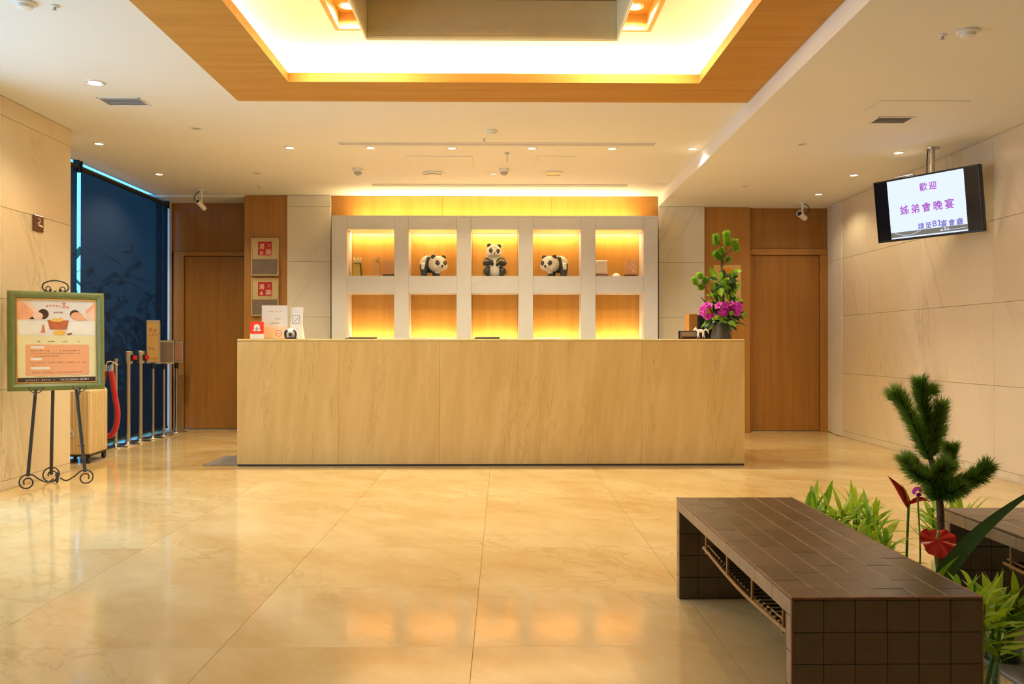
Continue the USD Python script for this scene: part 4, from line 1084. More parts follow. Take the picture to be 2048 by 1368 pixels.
def col_sit(v):
    x, y, z = np.abs(v[:, 0]), v[:, 1], v[:, 2]
    hd = np.linalg.norm(v - np.array(hc), axis=1) < .10
    arm = ((x > .066) | (y < -.066) & (x > .012)) & (z > .125) & (z < .245)
    leg = (x > .052) & (z < .118)
    band = (z > .195) & (z < .24) & (x > .03)
    return np.where(((arm | leg | band) & ~hd)[:, None], BLACK_F, WHITE_F)


colored('body', b, col_sit, t, M['fur'])
panda_face(t, b, hc, .088, .12, .0, .06)
obj('bamboo_shoot', tube([(.02, -.115, .15), (.06, -.115, .185), (.095, -.10, .225)], [.008, .008, .004], 8), plain('shoot_yellow', S('b99a3a'), .5), t, smooth=60)

# little panda card holder and white horse on the desk
t = thing('panda_card_holder', 'little white panda ornament with dark limbs before the slanted stand', 'ornament', (-1.848, 7.30, Z))
b = blend([ellipsoid((0, 0, .052), (.052, .03, .042), n=24), ellipsoid((0, -.012, .060), (.03, .028, .030), n=20)], .008, 6)
b.apply_translation((0, 0, .012 - b.bounds[0][2]))
obj('body', b, plain('ornament_white', (.85, .83, .8), .3), t, smooth=True)
obj('base', bbx(-.047, .047, -.025, .03, 0, .0125, .004), M['fur_black'], t)
for s in (-1, 1):
    obj('arm', tube(spline([(s * .028, -.022, .078), (s * .044, -.028, .06), (s * .046, -.026, .03), (s * .04, -.022, .012)], 12), .009, 8), M['fur_black'], t, smooth=True)
obj('face_patch', ellipsoid((0, -.034, .040), (.017, .012, .018), n=16), M['fur_black'], t, smooth=True)

t = thing('horse_figurine', 'small white prancing horse figurine before the dark box on the desk', 'figurine', (1.765, 7.36, Z))
L = lambda a, b_, r0, r1: m3.Manifold.batch_hull([ellipsoid(a, (r0,) * 3, n=14), ellipsoid(b_, (r1,) * 3, n=14)])
parts = [ellipsoid((.0, 0, .062), (.034, .015, .016), n=20), L((-.026, 0, .066), (-.046, 0, .082), .012, .009), L((-.046, 0, .082), (-.060, 0, .070), .009, .006)]
for x, xa, y in ((-.02, -.012, -.008), (-.02, -.024, .008), (.026, .034, -.008), (.026, .022, .008)):
    parts += [L((x, y, .055), ((x + xa) / 2 - .004, y, .030), .008, .0055), L(((x + xa) / 2 - .004, y, .030), (xa, y, .004), .0055, .004)]
b = blend(parts, .005, 5)
b.apply_translation((0, 0, .0095 - b.bounds[0][2]))
obj('body', b, LOOKS + '/ornament_white', t, smooth=True)
obj('tail', tube(spline([(.032, 0, .075), (.05, 0, .085), (.066, 0, .07), (.072, 0, .048)], 14), [.005, .008, .007, .003], 8), LOOKS + '/ornament_white', t, smooth=True)
obj('plinth', bbx(-.04, .045, -.02, .02, 0, .0095, .003), plain('horse_plinth', S('5a1c12'), .4), t)
for y in (-.007, .007):
    obj('ear', mv(trimesh.creation.cone(.004, .012, sections=8), (-.043, y, .098)), LOOKS + '/ornament_white', t)

# trophies in the outer niches
t = thing('trophy', 'tapered gold trophy with a pale finial at the left of the first niche', 'trophy', (-1.705, 9.80, NZ))
obj('column', m3.Manifold.hull_points(np.array([(x * w, y * w, z) for x in (-1, 1) for y in (-1, 1) for w, z in ((.048, .002), (.036, .155))])), plain('trophy_gold', S('b59a48'), .35, .4), t)
obj('dark_side', m3.Manifold.hull_points(np.array([(x, y * w, z) for y in (-1, 1) for w, z, xs_ in ((.049, .001, (.047, .053)), (.037, .155, (.034, .041))) for x in xs_])), M['black'], t)
obj('cap', bbx(-.039, .041, -.039, .039, .155, .163, .002), M['black'], t)
for s in (-1, 0, 1):
    obj('finial_petal', mv(ellipsoid((0, 0, .034), (.013, .011, .036), n=16), (s * .018, 0, .163), ry=s * .35), plain('finial_ivory', (.8, .68, .42), .3) if s == -1 else LOOKS + '/finial_ivory', t, smooth=True)
M['crystal'] = usdkit.material(stage, LOOKS + '/crystal', {'p': ('principled_bsdf', {'base_color': (.95, .78, .6), 'roughness': .08, 'transmission_weight': .85, 'ior': 1.45})}, (), 'p.BSDF')
t = thing('trophy', 'slant-topped crystal trophy in the middle of the first niche', 'trophy', (-1.47, 9.80, NZ))
obj('base', bbx(-.055, .04, -.035, .035, 0, .009, .002), M['black'], t)
obj('crystal_body', mv(ext(Polygon([(-.035, .009), (.035, .009), (.037, .235), (.012, .23), (-.028, .205)]), .05), (0, .025, 0), rx=PI / 2), M['crystal'], t)
obj('gold_badge', mv(cat(ext(disc_poly(.002, .19, .017), .002), ext(disc_poly(.016, .172, .012), .002)), (0, -.025, 0), rx=PI / 2), LOOKS + '/trophy_gold', t)


def plaque_trophy(x, label, base_mat, face_mat, h=.165, w=.075):
    t = thing('award_plaque', label, 'award', (x, 9.80, NZ))
    obj('base', bbx(-w, w, -.035, .035, 0, .032, .004), base_mat, t)
    obj('plate', bbx(-w + .006, w - .006, -.01, .01, .032, h + .035, .006), face_mat, t)
    return t


plaque_trophy(-1.327, 'square clear award plaque on a black base at the right of the first niche', M['black'], M['crystal'])
M['pearl'] = plain('award_pearl', (.78, .68, .66), .25)
t = plaque_trophy(1.175, 'pearl white award plaque on a brown base at the left of the fifth niche', plain('award_brown', S('5a2c0c'), .4), M['pearl'])
obj('metal_band', bbx(-.072, .072, -.037, .0, .018, .024, .001), M['chrome'], t)
t = plaque_trophy(1.52, 'clear engraved award plaque on a brown base at the right of the fifth niche', LOOKS + '/award_brown', M['crystal'])
rg = np.random.default_rng(3)
obj('engraving', cat(*[bx(x, x + .010, -.0118, -.0105, z, z + .008) for x, z in zip(rg.uniform(-.01, .055, 26), rg.uniform(.05, .18, 26))]), M['pearl'], t)
t = thing('desk_bell_trophy', 'small white dome with a gold knob in the middle of the fifth niche', 'ornament', (1.348, 9.78, NZ))
obj('dome', lathe([(.052, .001), (.050, .012), (.038, .032), (.018, .046), (0, .05)], 28), LOOKS + '/ornament_white', t, smooth=True)
obj('knob', lathe([(0, .05), (.005, .052), (.005, .066), (.012, .074), (.013, .084), (.006, .092), (.009, .10), (0, .104)], 18), LOOKS + '/trophy_gold', t, smooth=True)

# ================================================================== TELEVISION
t = thing('television', 'black wall television showing a white welcome slide, hung from the low ceiling', 'television', (3.556, 6.921, 2.222), math.degrees(-1.0141))
TW, TH, TP = .46, .2675, .1399


def tvp(m):
    """Drawn in xy facing +z; stood up, tilted face down, local -y towards the viewer."""
    return mv(m, rx=PI / 2 + TP)


obj('housing', tvp(bbx(-TW, TW, -TH, TH, -.055, -.006, .008)), M['black'], t)
for q in ((-TW, TW, TH - .012, TH), (-TW, TW, -TH, -TH + .018), (-TW, -TW + .010, -TH, TH), (TW - .010, TW, -TH, TH)):
    obj('bezel', tvp(bbx(*q, -.008, .002, .002)), plain('tv_bezel', (.02, .018, .022), .2) if q[3] == TH and q[2] > 0 else LOOKS + '/tv_bezel', t)
obj('screen', tvp(bx(-TW + .01, TW - .01, -TH + .018, TH - .012, -.008, -.0055)), plain('tv_glass', (.012, .012, .02), .08), t)
M['slide'] = emit('slide_white', (.66, .74, 1.0), 1.15)
M['slide_ink'] = emit('slide_magenta', S('b45ac8'), .9)
M['slide_ink2'] = emit('slide_violet', S('8274c8'), .9)
M['slide_bar'] = emit('slide_bar', S('8a8478'), .75)
SX = .335
sl = obj('slide', tvp(bx(-SX, SX - .0, -TH + .020, TH - .014, -.0054, -.005)), M['slide'], t)
obj('slide_footer', tvp(bx(-SX, SX, -TH + .032, -TH + .075, -.005, -.0047)), M['slide_bar'], sl)
sw = spline([(-.30, -TH + .07, 0), (-.22, -TH + .045, 0), (-.14, -TH + .045, 0), (-.06, -TH + .074, 0)], 20)
obj('slide_curve', tvp(mv(tube(sw, .0022, 5), (0, 0, -.0046))), M['slide'], sl)
obj('slide_curve', tvp(mv(tube([(.10, -TH + .048, 0), (.33, -TH + .050, 0)], .0016, 5), (0, 0, -.0046))), M['slide'], sl)
obj('slide_logo', tvp(mv(dashes(0, 0, .085, .026, 95, 1.0), (.11, -TH + .042, -.0047))), M['slide'], sl)
for q, (txt, sz, x, y, mm, pit) in enumerate((('歡迎', .075, -.045, .135, 'slide_ink', 1.02), ('姊弟會晚宴', .088, -.235, -.04, 'slide_ink', 1.05))):
    obj('slide_text', tvp(mv(han(txt, sz, .0004, pit, 1.3), (x, y, -.0049))), M[mm], sl)
obj('slide_text', tvp(mv(han('請至', .060, .0004, 1.02, 1.6), (-.085, -.185, -.0049))), M['slide_ink2'], sl)
obj('slide_text', tvp(mv(latin('B1', .046, .0004, True), (.040, -.178, -.0049))), M['slide_ink2'], sl)
obj('slide_text', tvp(mv(han('宴會廳', .060, .0004, 1.04, 1.6), (.112, -.185, -.0049))), M['slide_ink2'], sl)
obj('media_box', mv(bbx(-.09, .09, -.06, .06, 0, .030, .004), (-.20, .06, TH - .01)), plain('media_box_metal', (.2, .2, .19), .4, .4), t)
zt = ZL - 2.222
obj('ceiling_pole', tube([(0, .10, -.10), (0, .10, zt - .012)], .021, 18), M['steel'], t, smooth=40)
obj('ceiling_flange', lathe([(0, zt - .0005), (.06, zt - .0005), (.058, zt - .010), (.03, zt - .014), (0, zt - .014)], 28, (0, .10, 0)), M['steel'], t, smooth=35)
obj('mount', bbx(-.12, .12, .035, .115, -.12, .10, .005), M['black'], t)
obj('power_cable', tube(spline([(-.045, .11, zt - .002), (-.05, .105, .38), (-.047, .10, .25), (-.055, .09, .15), (-.03, .08, .05)], 16), .005), M['black'], t)

# poster behind the flowers
t = thing('yellow_poster', 'yellow poster with an orange sun face on the right wood panel', 'poster', (2.718, YB - .001, 1.58))
obj('sheet', bx(-.165, .165, -.003, 0, 0, .44), plain('poster_yellow', S('d8b268'), .5, noise=.1), t)
obj('sun_disc', mv(ext(disc_poly(0, 0, .108), .0008), (-.005, -.003, .30), rx=PI / 2), plain('poster_sun', S('e09020'), .5), t)
for x in (-.045, .012):
    obj('eye_stroke', mv(ext(Polygon([(x, .27), (x + .016, .27), (x + .035, .345), (x + .017, .345)]), .0006), (0, -.0038, 0), rx=PI / 2), M['ink_black'], t)
obj('caption', mv(dashes(-.10, .03, .2, .02, 96, .9), (0, -.003, 0), rx=PI / 2), M['ink_brown'], t)

# ================================================================== TILED BENCHES
def tile_mat(name, c, rough):
    return plain(name, c, rough, noise=.16, scale=16, bump=.2, extra={'coat_weight': .25, 'coat_roughness': .25})


TILES = [tile_mat('bench_tile_' + n, S(h), r) for n, h, r in (('umber', '5d4d37', .24), ('olive', '5b4f3b', .22), ('brown', '624f3e', .27))]
EDGE = plain('bench_tile_edge', S('a8845a'), .5, noise=.15, scale=14, bump=.2)
BW, BL, BH, BT = .486, 1.386, .412, .05
tk = random.Random(11)


def bench(label, loc):
    t = thing('tiled_bench', label, 'bench', loc)
    g = .006
    obj('slab', bx(g, BW - g, g, BL - g, BH - BT + .004, BH - .003), M['grout'], t)
    g = .003
    obj('leg', bx(g, BW - g, g, BT - g, .0, BH - BT + .004), M['grout'], t)
    obj('leg', bx(g, BW - g, BL - BT + g, BL - g, .0, BH - BT + .004), M['grout'], t)

    def tile(x0, x1, y0, y1, z0, z1, mat=None, b=.0012):
        obj('tile', bbx(x0, x1, y0, y1, z0, z1, b), mat or tk.choice(TILES), t)
    s, q, th = BW / 6, .0006, .008
    L = BL / 9
    for i in range(6):
        cuts = [0] + [L * (k + (.5 if i % 2 else 0)) for k in range(0 if i % 2 else 1, 9)] + [BL]
        for a, b in zip(cuts[:-1], cuts[1:]):
            d = tk.uniform(-.0007, .0005)
            tile(i * s + q, (i + 1) * s - q, a + q, b - q, BH - th, BH + d)
    rows = 5
    hz = (BH - th) / rows
    for i in range(6):
        for k in range(rows):
            z0, z1 = k * hz + q, (k + 1) * hz - q
            d = tk.uniform(-.0006, .0006)
            tile(i * s + q, (i + 1) * s - q, 0 + d, th, z0, z1)
            tile(i * s + q, (i + 1) * s - q, BL - th, BL + d, z0, z1)
    hi = (BH - BT - .002) / 4
    for i in range(6):
        for k in range(4):
            z0, z1 = k * hi + q + .001, (k + 1) * hi - q
            tile(i * s + q, (i + 1) * s - q, BT - th, BT, z0, z1)
            tile(i * s + q, (i + 1) * s - q, BL - BT, BL - BT + th, z0, z1)
    cuts = [th] + [L * (k + .0) for k in range(1, 9)] + [BL - th]
    for a, b in zip(cuts[:-1], cuts[1:]):
        for x0, x1 in ((0, th), (BW - th, BW)):
            tile(x0, x1, a + q, b - q, BH - BT, BH - th - .001, EDGE)
        tile(th, BW - th, a + q, b - q, BH - BT - .001, BH - BT + .006)
    for k in range(4):
        z0, z1 = k * hi + q + .001, (k + 1) * hi - q
        for y0, y1 in ((th, BT - th), (BL - BT + th, BL - th)):
            for x0, x1 in ((0, th), (BW - th, BW)):
                tile(x0, x1, y0, y1, z0, z1, EDGE, .002)
    for q_ in (bbx(0, BW, -.0016, .0035, BH - .0035, BH + .0012, .001), bbx(-.0016, .0035, 0, BL, BH - .0035, BH + .0012, .001), bbx(BW - .0035, BW + .0016, 0, BL, BH - .0035, BH + .0012, .001),
               bbx(-.0014, .003, -.0014, .003, .001, BH - .004, .001), bbx(BW - .003, BW + .0014, -.0014, .003, .001, BH - .004, .001)):
        obj('edge_bead', q_, M['worn_edge'], t)
    # cane magazine rack hung under the slab
    cane = M['cane']
    y0, y1, zr = .09, 1.04, .275
    for x in (.03, BW - .03):
        obj('rack_rail', tube(spline([(x, y0, zr + .010), (x, (y0 + y1) / 2, zr - .008), (x, y1, zr + .010)], 16), .0062, 8), cane, t, smooth=60)
        obj('rack_rail', tube(spline([(x + .012, y0, zr + .026), (x + .012, (y0 + y1) / 2, zr + .006), (x + .012, y1, zr + .024)], 16), .0032, 8), cane, t, smooth=60)
        for y in (.15, .43, .71, 1.0):
            obj('rack_post', tube([(x, y, zr - .004), (x, y, BH - BT)], .005, 8), cane, t, smooth=60)
    for k in range(26):
        y = y0 + .02 + (y1 - y0 - .04) * k / 25
        obj('rack_slat', tube([(.03, y, zr + .014), (BW - .03, y, zr + .014)], .005, 6), M['cane_dark'], t)
    return t


M['worn_edge'] = plain('bench_worn_edge', S('8c5a3c'), .5, noise=.35, scale=30)
M['grout'] = plain('bench_grout', S('42321f'), .7)
M['cane'] = plain('cane', S('b07c3c'), .45, noise=.2, scale=40)
M['cane_dark'] = plain('cane_dark', S('3c2a16'), .55, noise=.2, scale=40)
b1 = bench('dark brown tiled bench with a cane rack underneath, in the right foreground', (.733, 2.093, 0))
b2 = dup(b1, (1.735, 1.86, 0), 0, 'dark brown tiled bench at the right edge of the picture behind the plants')
tag(b1, group=None)

# ================================================================== PLANTS
M['leaf_lime'] = leafy('leaf_lime', S('86b41c'), S('d4ea4a'), trans=.42)
M['leaf_mid'] = leafy('leaf_mid', S('5a9a20'), S('a4d03c'), trans=.38)
M['leaf_dark'] = leafy('leaf_dark', S('24421a'), S('3d5e22'), trans=.12)
M['stalk'] = plain('bamboo_stalk', S('5f8a22'), .4, noise=.25, scale=30)
M['stalk_ring'] = plain('bamboo_ring', S('b89a52'), .5)
M['needle'] = leafy('pine_needle', S('5c8820'), S('94b446'), rough=.5, trans=.35)
M['bark'] = plain('pine_bark', S('6a4a30'), .8, noise=.3, scale=40, bump=.5)
M['clay'] = plain('dark_clay', S('3d3a36'), .4, noise=.12)


def blade(p0, p1, p2, w, n=8, up=(0, 0, 1), fold=.25, tip=1.0):
    """A leaf along a curve from p0 over p1 to p2: pointed, folded along its midrib."""
    p0, p1, p2 = (np.array(p, float) for p in (p0, p1, p2))
    u = np.linspace(0, 1, n + 1)[:, None]
    c = (1 - u) ** 2 * p0 + 2 * u * (1 - u) * p1 + u ** 2 * p2
    t = np.gradient(c, axis=0)
    t /= np.linalg.norm(t, axis=1, keepdims=True) + 1e-9
    sd = np.cross(t, np.array(up, float))
    sd /= np.linalg.norm(sd, axis=1, keepdims=True) + 1e-9
    nr = np.cross(sd, t)
    uu = u[:, 0]
    wd = w * np.clip(np.sin(PI * np.clip(uu ** .72, 0, 1)), 0, 1) * .5 + w * .06 * (1 - uu)
    v = np.vstack([c - sd * wd[:, None] + nr * (wd * fold)[:, None], c, c + sd * wd[:, None] + nr * (wd * fold)[:, None]])
    k = n + 1
    f = []
    for i in range(n):
        for a in (0, k):
            f += [[a + i, a + i + 1, a + k + i + 1], [a + i, a + k + i + 1, a + k + i]]
    return trimesh.Trimesh(v, np.array(f), process=False)


def bamboo(loc, label, seed, stalks, h, leaves, ll, lw, mats, vase=(.055, .11), lean=.25, spread=.03, glassy=True):
    """Lucky bamboo: ringed stalks standing in a glass of water, long leaves from the top joints."""
    q = random.Random(seed)
    t = thing('bamboo_plant', label, 'plant', loc)
    R, Hv = vase
    obj('glass_vase', lathe([(0, .0005), (R * .96, .0005), (R, .004), (R, Hv), (R - .003, Hv), (R - .003, .008), (0, .008)], 32), M['vase_glass'], t, smooth=35)
    obj('water', lathe([(0, .009), (R - .004, .009), (R - .004, Hv * .62), (0, Hv * .62)], 28), M['water'], t, smooth=35)
    for s in range(stalks):
        a = 2 * PI * s / stalks + q.uniform(-.4, .4)
        r0 = spread * q.uniform(.3, 1)
        base = np.array([r0 * math.cos(a), r0 * math.sin(a), .010])
        hh = h * q.uniform(.7, 1.05)
        top = base + np.array([math.cos(a) * lean * hh * .35, math.sin(a) * lean * hh * .35, hh])
        mid = (base + top) / 2 + np.array([q.uniform(-.01, .01), q.uniform(-.01, .01), 0])
        pts = spline([base, mid, top], 14)
        st = obj('stalk', tube(pts, [.0068, .006, .0042], 8), M['stalk'], t, smooth=60)
        rings = [tube([pts[i] - (0, 0, .0018), pts[i] + (0, 0, .0018)], .0078 - i * .0002, 8) for i in range(3, len(pts) - 1, 3)]
        obj('node_ring', cat(*rings), M['stalk_ring'], st, kind='stuff')
        for k in range(leaves):
            u = .45 + .55 * (k + q.random() * .6) / leaves
            p = pts[min(len(pts) - 1, int(u * (len(pts) - 1)))]
            az = k * 2.4 + a + q.uniform(-.5, .5)
            el = q.uniform(.35, 1.25) if k < leaves - 1 else 1.35
            ln = ll * q.uniform(.7, 1.15)
            d = np.array([math.cos(az) * math.cos(el), math.sin(az) * math.cos(el), math.sin(el)])
            p1 = p + d * ln * .55
            p2 = p + d * ln + np.array([math.cos(az) * .18 * ln, math.sin(az) * .18 * ln, -ln * q.uniform(.02, .38)])
            side = np.array([-math.sin(az), math.cos(az), .0])
            upv = np.cross(side, d) + np.array([q.uniform(-.3, .3), q.uniform(-.3, .3), 0])
            obj('leaf', blade(p, p1, p2, lw * q.uniform(.75, 1.2), up=upv), M[q.choice(mats)], t, smooth=True)
    return t


LM, MM = ['leaf_lime', 'leaf_lime', 'leaf_mid'], ['leaf_lime', 'leaf_mid', 'leaf_mid']
bamboo((1.395, 3.60, 0), 'bamboo plant farthest left, behind the far end of the front bench', 1, 8, .34, 13, .165, .024, LM, spread=.06, vase=(.075, .13))
bamboo((1.715, 3.93, 0), 'bamboo plant farthest back, between the leftmost one and the pine', 2, 7, .32, 11, .16, .024, LM, spread=.055, vase=(.07, .13))
bamboo((1.46, 3.27, 0), 'low bushy bamboo plant in the middle of the plant row', 4, 8, .31, 13, .14, .024, LM, spread=.06, vase=(.075, .13))
bamboo((1.89, 3.50, 0), 'pale green bamboo plant just right of the pine trunk', 6, 6, .38, 13, .15, .024, LM, spread=.05, vase=(.065, .13))
bamboo((1.352, 3.01, 0), 'broad-leaved bamboo plant left of the red flower', 7, 6, .31, 11, .12, .026, LM, spread=.05, vase=(.065, .12))
bamboo((1.43, 2.50, 0), 'bright lime bamboo plant near the corner of the front bench', 9, 7, .315, 12, .145, .026, LM, spread=.06, vase=(.07, .11))
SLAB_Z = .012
gp = obj('stone_plinth', bbx(1.592, 2.5, 2.0, 2.885, .0005, SLAB_Z, .003), plain('plinth_grey', (.30, .265, .255), .4))  # grey colour stands for the shade on the floor under the bench
tag(gp, 'low flat slab painted in shaded-floor grey under the second bench and the nearest bamboo glasses', 'plinth')
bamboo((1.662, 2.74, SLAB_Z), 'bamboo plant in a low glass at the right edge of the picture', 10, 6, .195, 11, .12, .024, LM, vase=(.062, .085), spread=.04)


def needles(pts, r0, r1, n, length, seed, width=.0016, back=0.0):
    """A shoot's needles: thin slivers pointing up along and away from the stem."""
    g_ = np.random.default_rng(seed)
    p = spline(pts, 24)
    t = np.gradient(p, axis=0)
    t /= np.linalg.norm(t, axis=1, keepdims=True)
    u = g_.uniform(0, 1, n)
    i = np.minimum((u * (len(p) - 1)).astype(int), len(p) - 1)
    c, d = p[i], t[i]
    a = g_.normal(size=(n, 3))
    a -= d * (a * d).sum(1, keepdims=True)
    a /= np.linalg.norm(a, axis=1, keepdims=True)
    spread = (r0 + (r1 - r0) * u)[:, None]
    ax = d * g_.uniform(.45, .95, n)[:, None] + a * spread / length * g_.uniform(.6, 1.45, n)[:, None]
    ax /= np.linalg.norm(ax, axis=1, keepdims=True)
    ln = length * g_.uniform(.7, 1.1, n)[:, None]
    s = np.cross(ax, g_.normal(size=(n, 3)))
    s /= np.linalg.norm(s, axis=1, keepdims=True)
    b0, b1, tp = c - s * width, c + s * width, c + ax * ln
    v = np.stack([b0, b1, tp], 1).reshape(-1, 3)
    return trimesh.Trimesh(v, np.arange(3 * n).reshape(-1, 3), process=False)


# pine: metres from the foot of the trunk; x to the right, z up
t = thing('pine_plant', 'young pine with dense needle shoots rising from the plants on the right', 'plant', (1.583, 2.98, 0))
sc_ = 2.98 / 1660.0
P3 = lambda px, py, y=0.0: np.array([(px - 1886) * sc_, y, 1.05 - (py - 691) * sc_])
obj('glass_vase', lathe([(0, .0005), (.066, .0005), (.07, .004), (.07, .16), (.066, .16), (.066, .008), (0, .008)], 32), M['vase_glass'], t, smooth=35)
trunk = spline([(0, 0, .012), (.004, 0, .2), P3(1886, 1040), P3(1880, 965), P3(1868, 925), P3(1860, 893)], 24)
obj('trunk', tube(trunk, [.014, .013, .011, .008], 10), M['bark'], t, smooth=60)
shoots = [([P3(1864, 918), P3(1838, 872, -.02), P3(1808, 815, -.03), P3(1784, 782, -.03)], .034, .040, 900),
          ([P3(1864, 910), P3(1862, 850, .01), P3(1850, 800, .0), P3(1845, 764, .0)], .040, .036, 900),
          ([P3(1864, 905), P3(1874, 850, -.02), P3(1878, 812, -.03)], .034, .030, 600),
          ([P3(1866, 915), P3(1880, 885, .02), P3(1892, 862, .03)], .028, .026, 350),
          ([P3(1845, 790, .0), P3(1856, 785, .01), P3(1868, 782, .01)], .022, .022, 200),
          ([P3(1872, 965), P3(1840, 955, -.03), P3(1815, 938, -.05), P3(1800, 915, -.05)], .030, .030, 500),
          ([P3(1874, 960), P3(1855, 945, .04), P3(1842, 930, .06)], .036, .036, 450),
          ([P3(1878, 965), P3(1870, 940, -.05), P3(1880, 925, -.07)], .042, .042, 600),
          ([P3(1880, 962), P3(1905, 945, .03), P3(1915, 915, .04), P3(1917, 902, .04)], .038, .036, 700),
          ([P3(1880, 965), P3(1918, 962, -.03), P3(1945, 950, -.05), P3(1966, 930, -.05)], .042, .036, 800),
          ([P3(1884, 985), P3(1922, 985, .02), P3(1948, 972, .03), P3(1966, 955, .03)], .036, .030, 500),
          ([P3(1884, 1000), P3(1872, 985, .0), P3(1868, 968, .0)], .040, .040, 450),
          ([P3(1884, 995), P3(1895, 980, -.05), P3(1908, 968, -.06)], .040, .038, 450)]
for k, (pts, r0, r1, n) in enumerate(shoots):
    br_ = obj('branch', tube(spline(pts, 14), [.006, .0035], 7), M['bark'], t, smooth=60)
    obj('needle_tuft', needles(pts, r0 * 1.15, r1 * 1.0, int(n * 2.6), .054, 100 + k, width=.0021), M['needle'], br_, kind='stuff')

# big dark strap leaf and red flowers among the bamboo
t = thing('strap_leaf_plant', 'long dark green strap leaf sweeping up over the second bench', 'plant', (1.41, 2.77, 0))
obj('bottle', lathe([(0, .0005), (.032, .0005), (.035, .006), (.035, .09), (.018, .12), (.018, .15), (.015, .15), (.015, .12), (.031, .09), (.031, .008), (0, .008)], 24), M['vase_glass'], t, smooth=35)
obj('leaf', blade((0, 0, .05), (.02, .0, .36), (.42, -.02, .60), .052, 18, up=(-.5, -1, .5), fold=.12), M['leaf_dark'], t, smooth=True)
obj('leaf', blade((.0, .0, .06), (-.02, .02, .22), (.10, -.05, .36), .03, 10, up=(-.2, -1, .3)), M['leaf_mid'], t, smooth=True)

M['spathe'] = plain('spathe_red', S('d42016'), .28, noise=.2, scale=30, bump=.15)


def anthurium(loc, label, size, tilt, rz, stem_h):
    t = thing('anthurium', label, 'flower', loc, rz)
    a = np.linspace(0, 2 * PI, 40, endpoint=False)
    r = size * (1 - .28 * np.cos(a - PI / 2) * np.abs(np.cos(a / 2 - PI / 4)) + .06 * np.sin(3 * a))
    rim = np.stack([r * np.cos(a), r * np.sin(a), .14 * size * np.cos(2 * a) + .11 * size * np.sin(9 * a)], 1)
    mid = rim * [.5, .5, .3] + [0, 0, -.05 * size]
    v = np.vstack([rim, mid, [[0, 0, -.08 * size]]])
    f = []
    for i in range(40):
        j = (i + 1) % 40
        f += [[i, j, 40 + j], [i, 40 + j, 40 + i], [40 + i, 40 + j, 80]]
    obj('spathe', mv(trimesh.Trimesh(v, np.array(f), process=False), (0, 0, stem_h), rx=tilt), M['spathe'], t, smooth=True)
    ax = mv(lathe([(0, 0), (.006, .004), (.005, size * .6), (0, size * .7)], 12), (0, 0, 0), rx=-.5)
    obj('spadix', mv(ax, (0, 0, stem_h), rx=tilt), plain('spadix_yellow', S('c8b060'), .5) if 'spadix_yellow' not in str([p.GetName() for p in stage.GetPrimAtPath(LOOKS).GetChildren()]) else LOOKS + '/spadix_yellow', t, smooth=True)
    obj('stem', tube(spline([(0, .0, .002), (.01, .02, stem_h * .5), (0, .006, stem_h - .002)], 14), .0035, 7), M['stalk'], t, smooth=60)
    return t


anthurium((1.492, 2.83, 0), 'round red anthurium in front of the pine trunk', .058, .95, -10, .385)
t = thing('heliconia', 'long narrow red bract with a yellow spike left of the pine', 'flower', (1.60, 3.28, 0))
obj('bract', blade((.015, 0, .40), (-.01, 0, .47), (-.075, -.01, .535), .034, 10, up=(.2, -1, .2), fold=.5), M['spathe'], t, smooth=True)
obj('bract', blade((.015, 0, .42), (.06, 0, .455), (.095, -.01, .43), .018, 8, up=(0, -1, .3), fold=.5), M['spathe'], t, smooth=True)
obj('yellow_spike', tube(spline([(.01, -.005, .43), (.0, -.008, .47), (-.02, -.01, .50)], 10), [.004, .004, .001], 7), plain('spike_yellow', S('d8b428'), .5), t, smooth=True)
obj('stem', tube(spline([(0, 0, .002), (.006, .0, .2), (.015, 0, .42)], 12), .005, 7), M['stalk'], t, smooth=60)


def petal(c, d, n_, L_, W_):
    c, d = np.array(c, float), np.array(d, float)
    d /= np.linalg.norm(d)
    return blade(c, c + d * L_ * .5 + np.array(n_) * L_ * .22, c + d * L_, W_, 5, up=n_, fold=.15)


M['orchid'] = leafy('orchid_magenta', S('b80eb0'), S('f050d8'), rough=.5, trans=.25)
M['orchid_deep'] = plain('orchid_throat', S('a00050'), .5)


def orchid_head(parent, c, R, seed, name='blossom', look=None):
    """A bunch of magenta orchids: each blossom five petals and a lip."""
    q = random.Random(seed)
    for k in range(9):
        th_, ph_ = q.uniform(-1.3, 1.3), q.uniform(-1.0, 1.0)
        n_ = np.array([math.sin(th_) * math.cos(ph_), -math.cos(th_) * math.cos(ph_), math.sin(ph_)])
        o = np.array(c) + n_ * R * np.array([.8, .6, .85])
        u = np.cross(n_, [0, 0, 1.0])
        u /= np.linalg.norm(u)
        w = np.cross(u, n_)
        ms = []
        for a in np.arange(5) * 2 * PI / 5 + q.random():
            ms.append(petal(o, u * math.cos(a) + w * math.sin(a) + n_ * .35, n_, R * .78, R * .62))
        b_ = obj(name, cat(*ms), M['orchid'], parent, smooth=True)
        obj('lip', mv(ellipsoid((0, 0, 0), (R * .13, R * .13, R * .16), n=10), o + n_ * R * .12), M['orchid_deep'], b_, smooth=True)


t = thing('orchid_stem', 'single small purple orchid beside the pine', 'flower', (1.60, 3.18, 0))
obj('stem', tube(spline([(0, 0, .002), (.01, 0, .25), (0, 0, .48)], 10), .003, 6), M['stalk'], t, smooth=60)
orchid_head(t, (0, 0, .487), .016, 5)

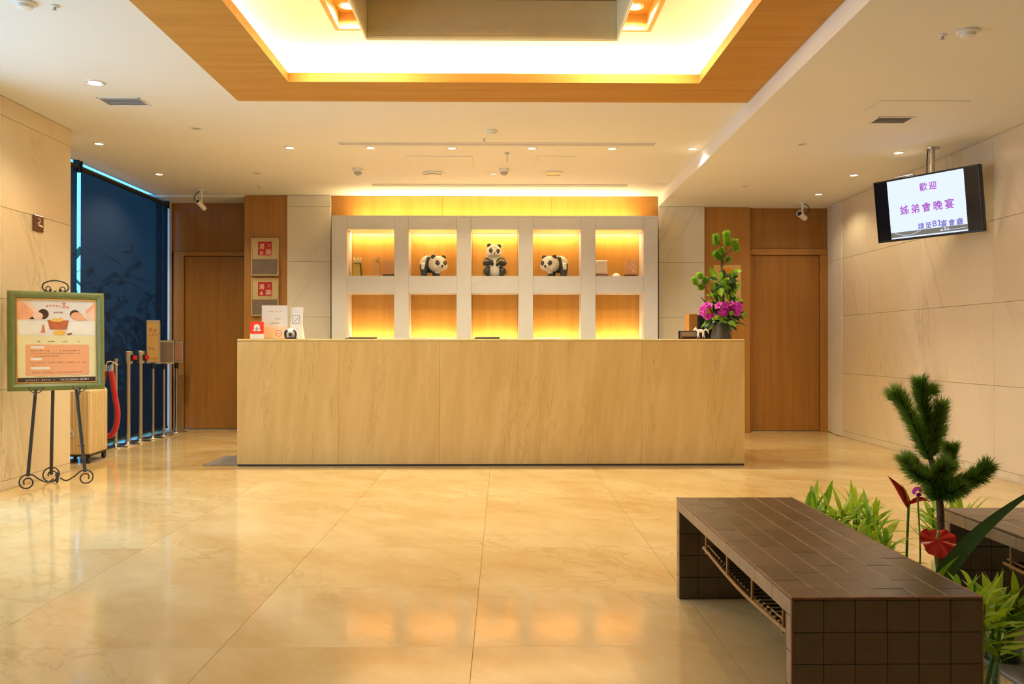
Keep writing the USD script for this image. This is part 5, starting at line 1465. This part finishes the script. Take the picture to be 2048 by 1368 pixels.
# ------------------------------------------------------------------ flower arrangement on the desk
FX, FY = 1.985, 7.50
t = thing('flower_arrangement', 'tall arrangement of pine tufts, leaves and magenta orchids in a dark vase', 'flowers', (FX, FY, Z))
fs_ = FY / 1660.0
Q = lambda px, py, y=0.0: np.array([(px - 1444) * fs_, y, (676 - py) * fs_])
obj('vase', lathe([(0, .001), (.094, .001), (.098, .006), (.094, .02), (.072, .12), (.066, .145), (.071, .155), (.064, .156), (.060, .145), (.0, .13)], 36), M['clay'], t, smooth=35)
gnum = 0
tw = [[(1446, 640), (1450, 580), (1444, 530), (1446, 500), (1440, 478)], [(1446, 640), (1450, 560), (1447, 520), (1456, 495), (1453, 466)], [(1446, 530), (1452, 510), (1466, 495), (1471, 480)],
      [(1446, 520), (1441, 512), (1436, 503)], [(1447, 530), (1455, 515), (1460, 510)], [(1445, 625), (1425, 595), (1412, 575), (1402, 560)], [(1412, 575), (1412, 565), (1410, 552)]]
for k, pts in enumerate(tw):
    obj('twig', tube(spline([Q(x, y, .02 * math.sin(k)) for x, y in pts], 16), [.005, .003], 6), M['bark'], t, smooth=60)
tufts = [((1436, 488), (1433, 468), .035), ((1456, 480), (1455, 462), .036), ((1460, 490), (1456, 480), .032), ((1470, 490), (1472, 478), .034), ((1470, 500), (1476, 490), .034), ((1448, 506), (1445, 494), .026), ((1440, 516), (1434, 502), .036),
         ((1446, 518), (1443, 508), .030), ((1456, 522), (1460, 513), .026), ((1395, 568), (1389, 554), .032), ((1404, 556), (1401, 545), .034), ((1410, 566), (1414, 555), .034), ((1406, 578), (1403, 568), .032)]
for k, (a, b, ln) in enumerate(tufts):
    obj('pine_tuft', needles([Q(*a), (Q(*a) + Q(*b)) / 2, Q(*b)], .055, .050, 650, ln * 1.35, 300 + k, width=.0024), M['leaf_mid'], t, kind='stuff')
q = random.Random(21)
for k in range(170):
    if k < 110:
        bx_, by_ = q.uniform(1428, 1470), q.uniform(550, 628)
        az, el = q.uniform(0, 2 * PI), q.uniform(.1, 1.4)
    else:
        bx_, by_ = q.uniform(1420, 1468), q.uniform(628, 648)
        az, el = q.choice([q.uniform(-.7, .7), q.uniform(PI - .7, PI + .7), q.uniform(-PI + .6, -.6)]), q.uniform(-.55, .6)
    c = Q(bx_, by_, q.uniform(-.08, .06))
    d = np.array([math.cos(az) * math.cos(el), math.sin(az) * math.cos(el), math.sin(el)])
    L_ = q.uniform(.075, .14)
    p2 = c + d * L_ + np.array([0, 0, -.25 * L_])
    p2[2] = max(p2[2], .03)
    obj('leaf', blade(c, c + d * L_ * .55 + np.array([0, 0, .02]), p2, q.uniform(.030, .05), 6, up=(q.uniform(-.6, .6), -1, q.uniform(.2, 1))), M[q.choice(['leaf_dark', 'leaf_dark', 'leaf_mid'])], t, smooth=True)
for k, (px, py, R) in enumerate(((1413, 620, .062), (1442, 616, .062), (1464, 610, .045), (1472, 616, .055))):
    orchid_head(t, Q(px, py, -.08), R, 40 + k)
for k, (px, py) in enumerate(((1428, 633), (1457, 625), (1482, 628))):
    obj('green_bud', ellipsoid(tuple(Q(px, py, -.13)), (.022, .018, .022), n=16), M['leaf_mid'], t, smooth=True)
obj('dark_branch', tube(spline([Q(1428, 628, -.02), Q(1412, 605, -.04), Q(1401, 592, -.05)], 12), [.009, .006, .003], 7), M['bark'], t, smooth=60)
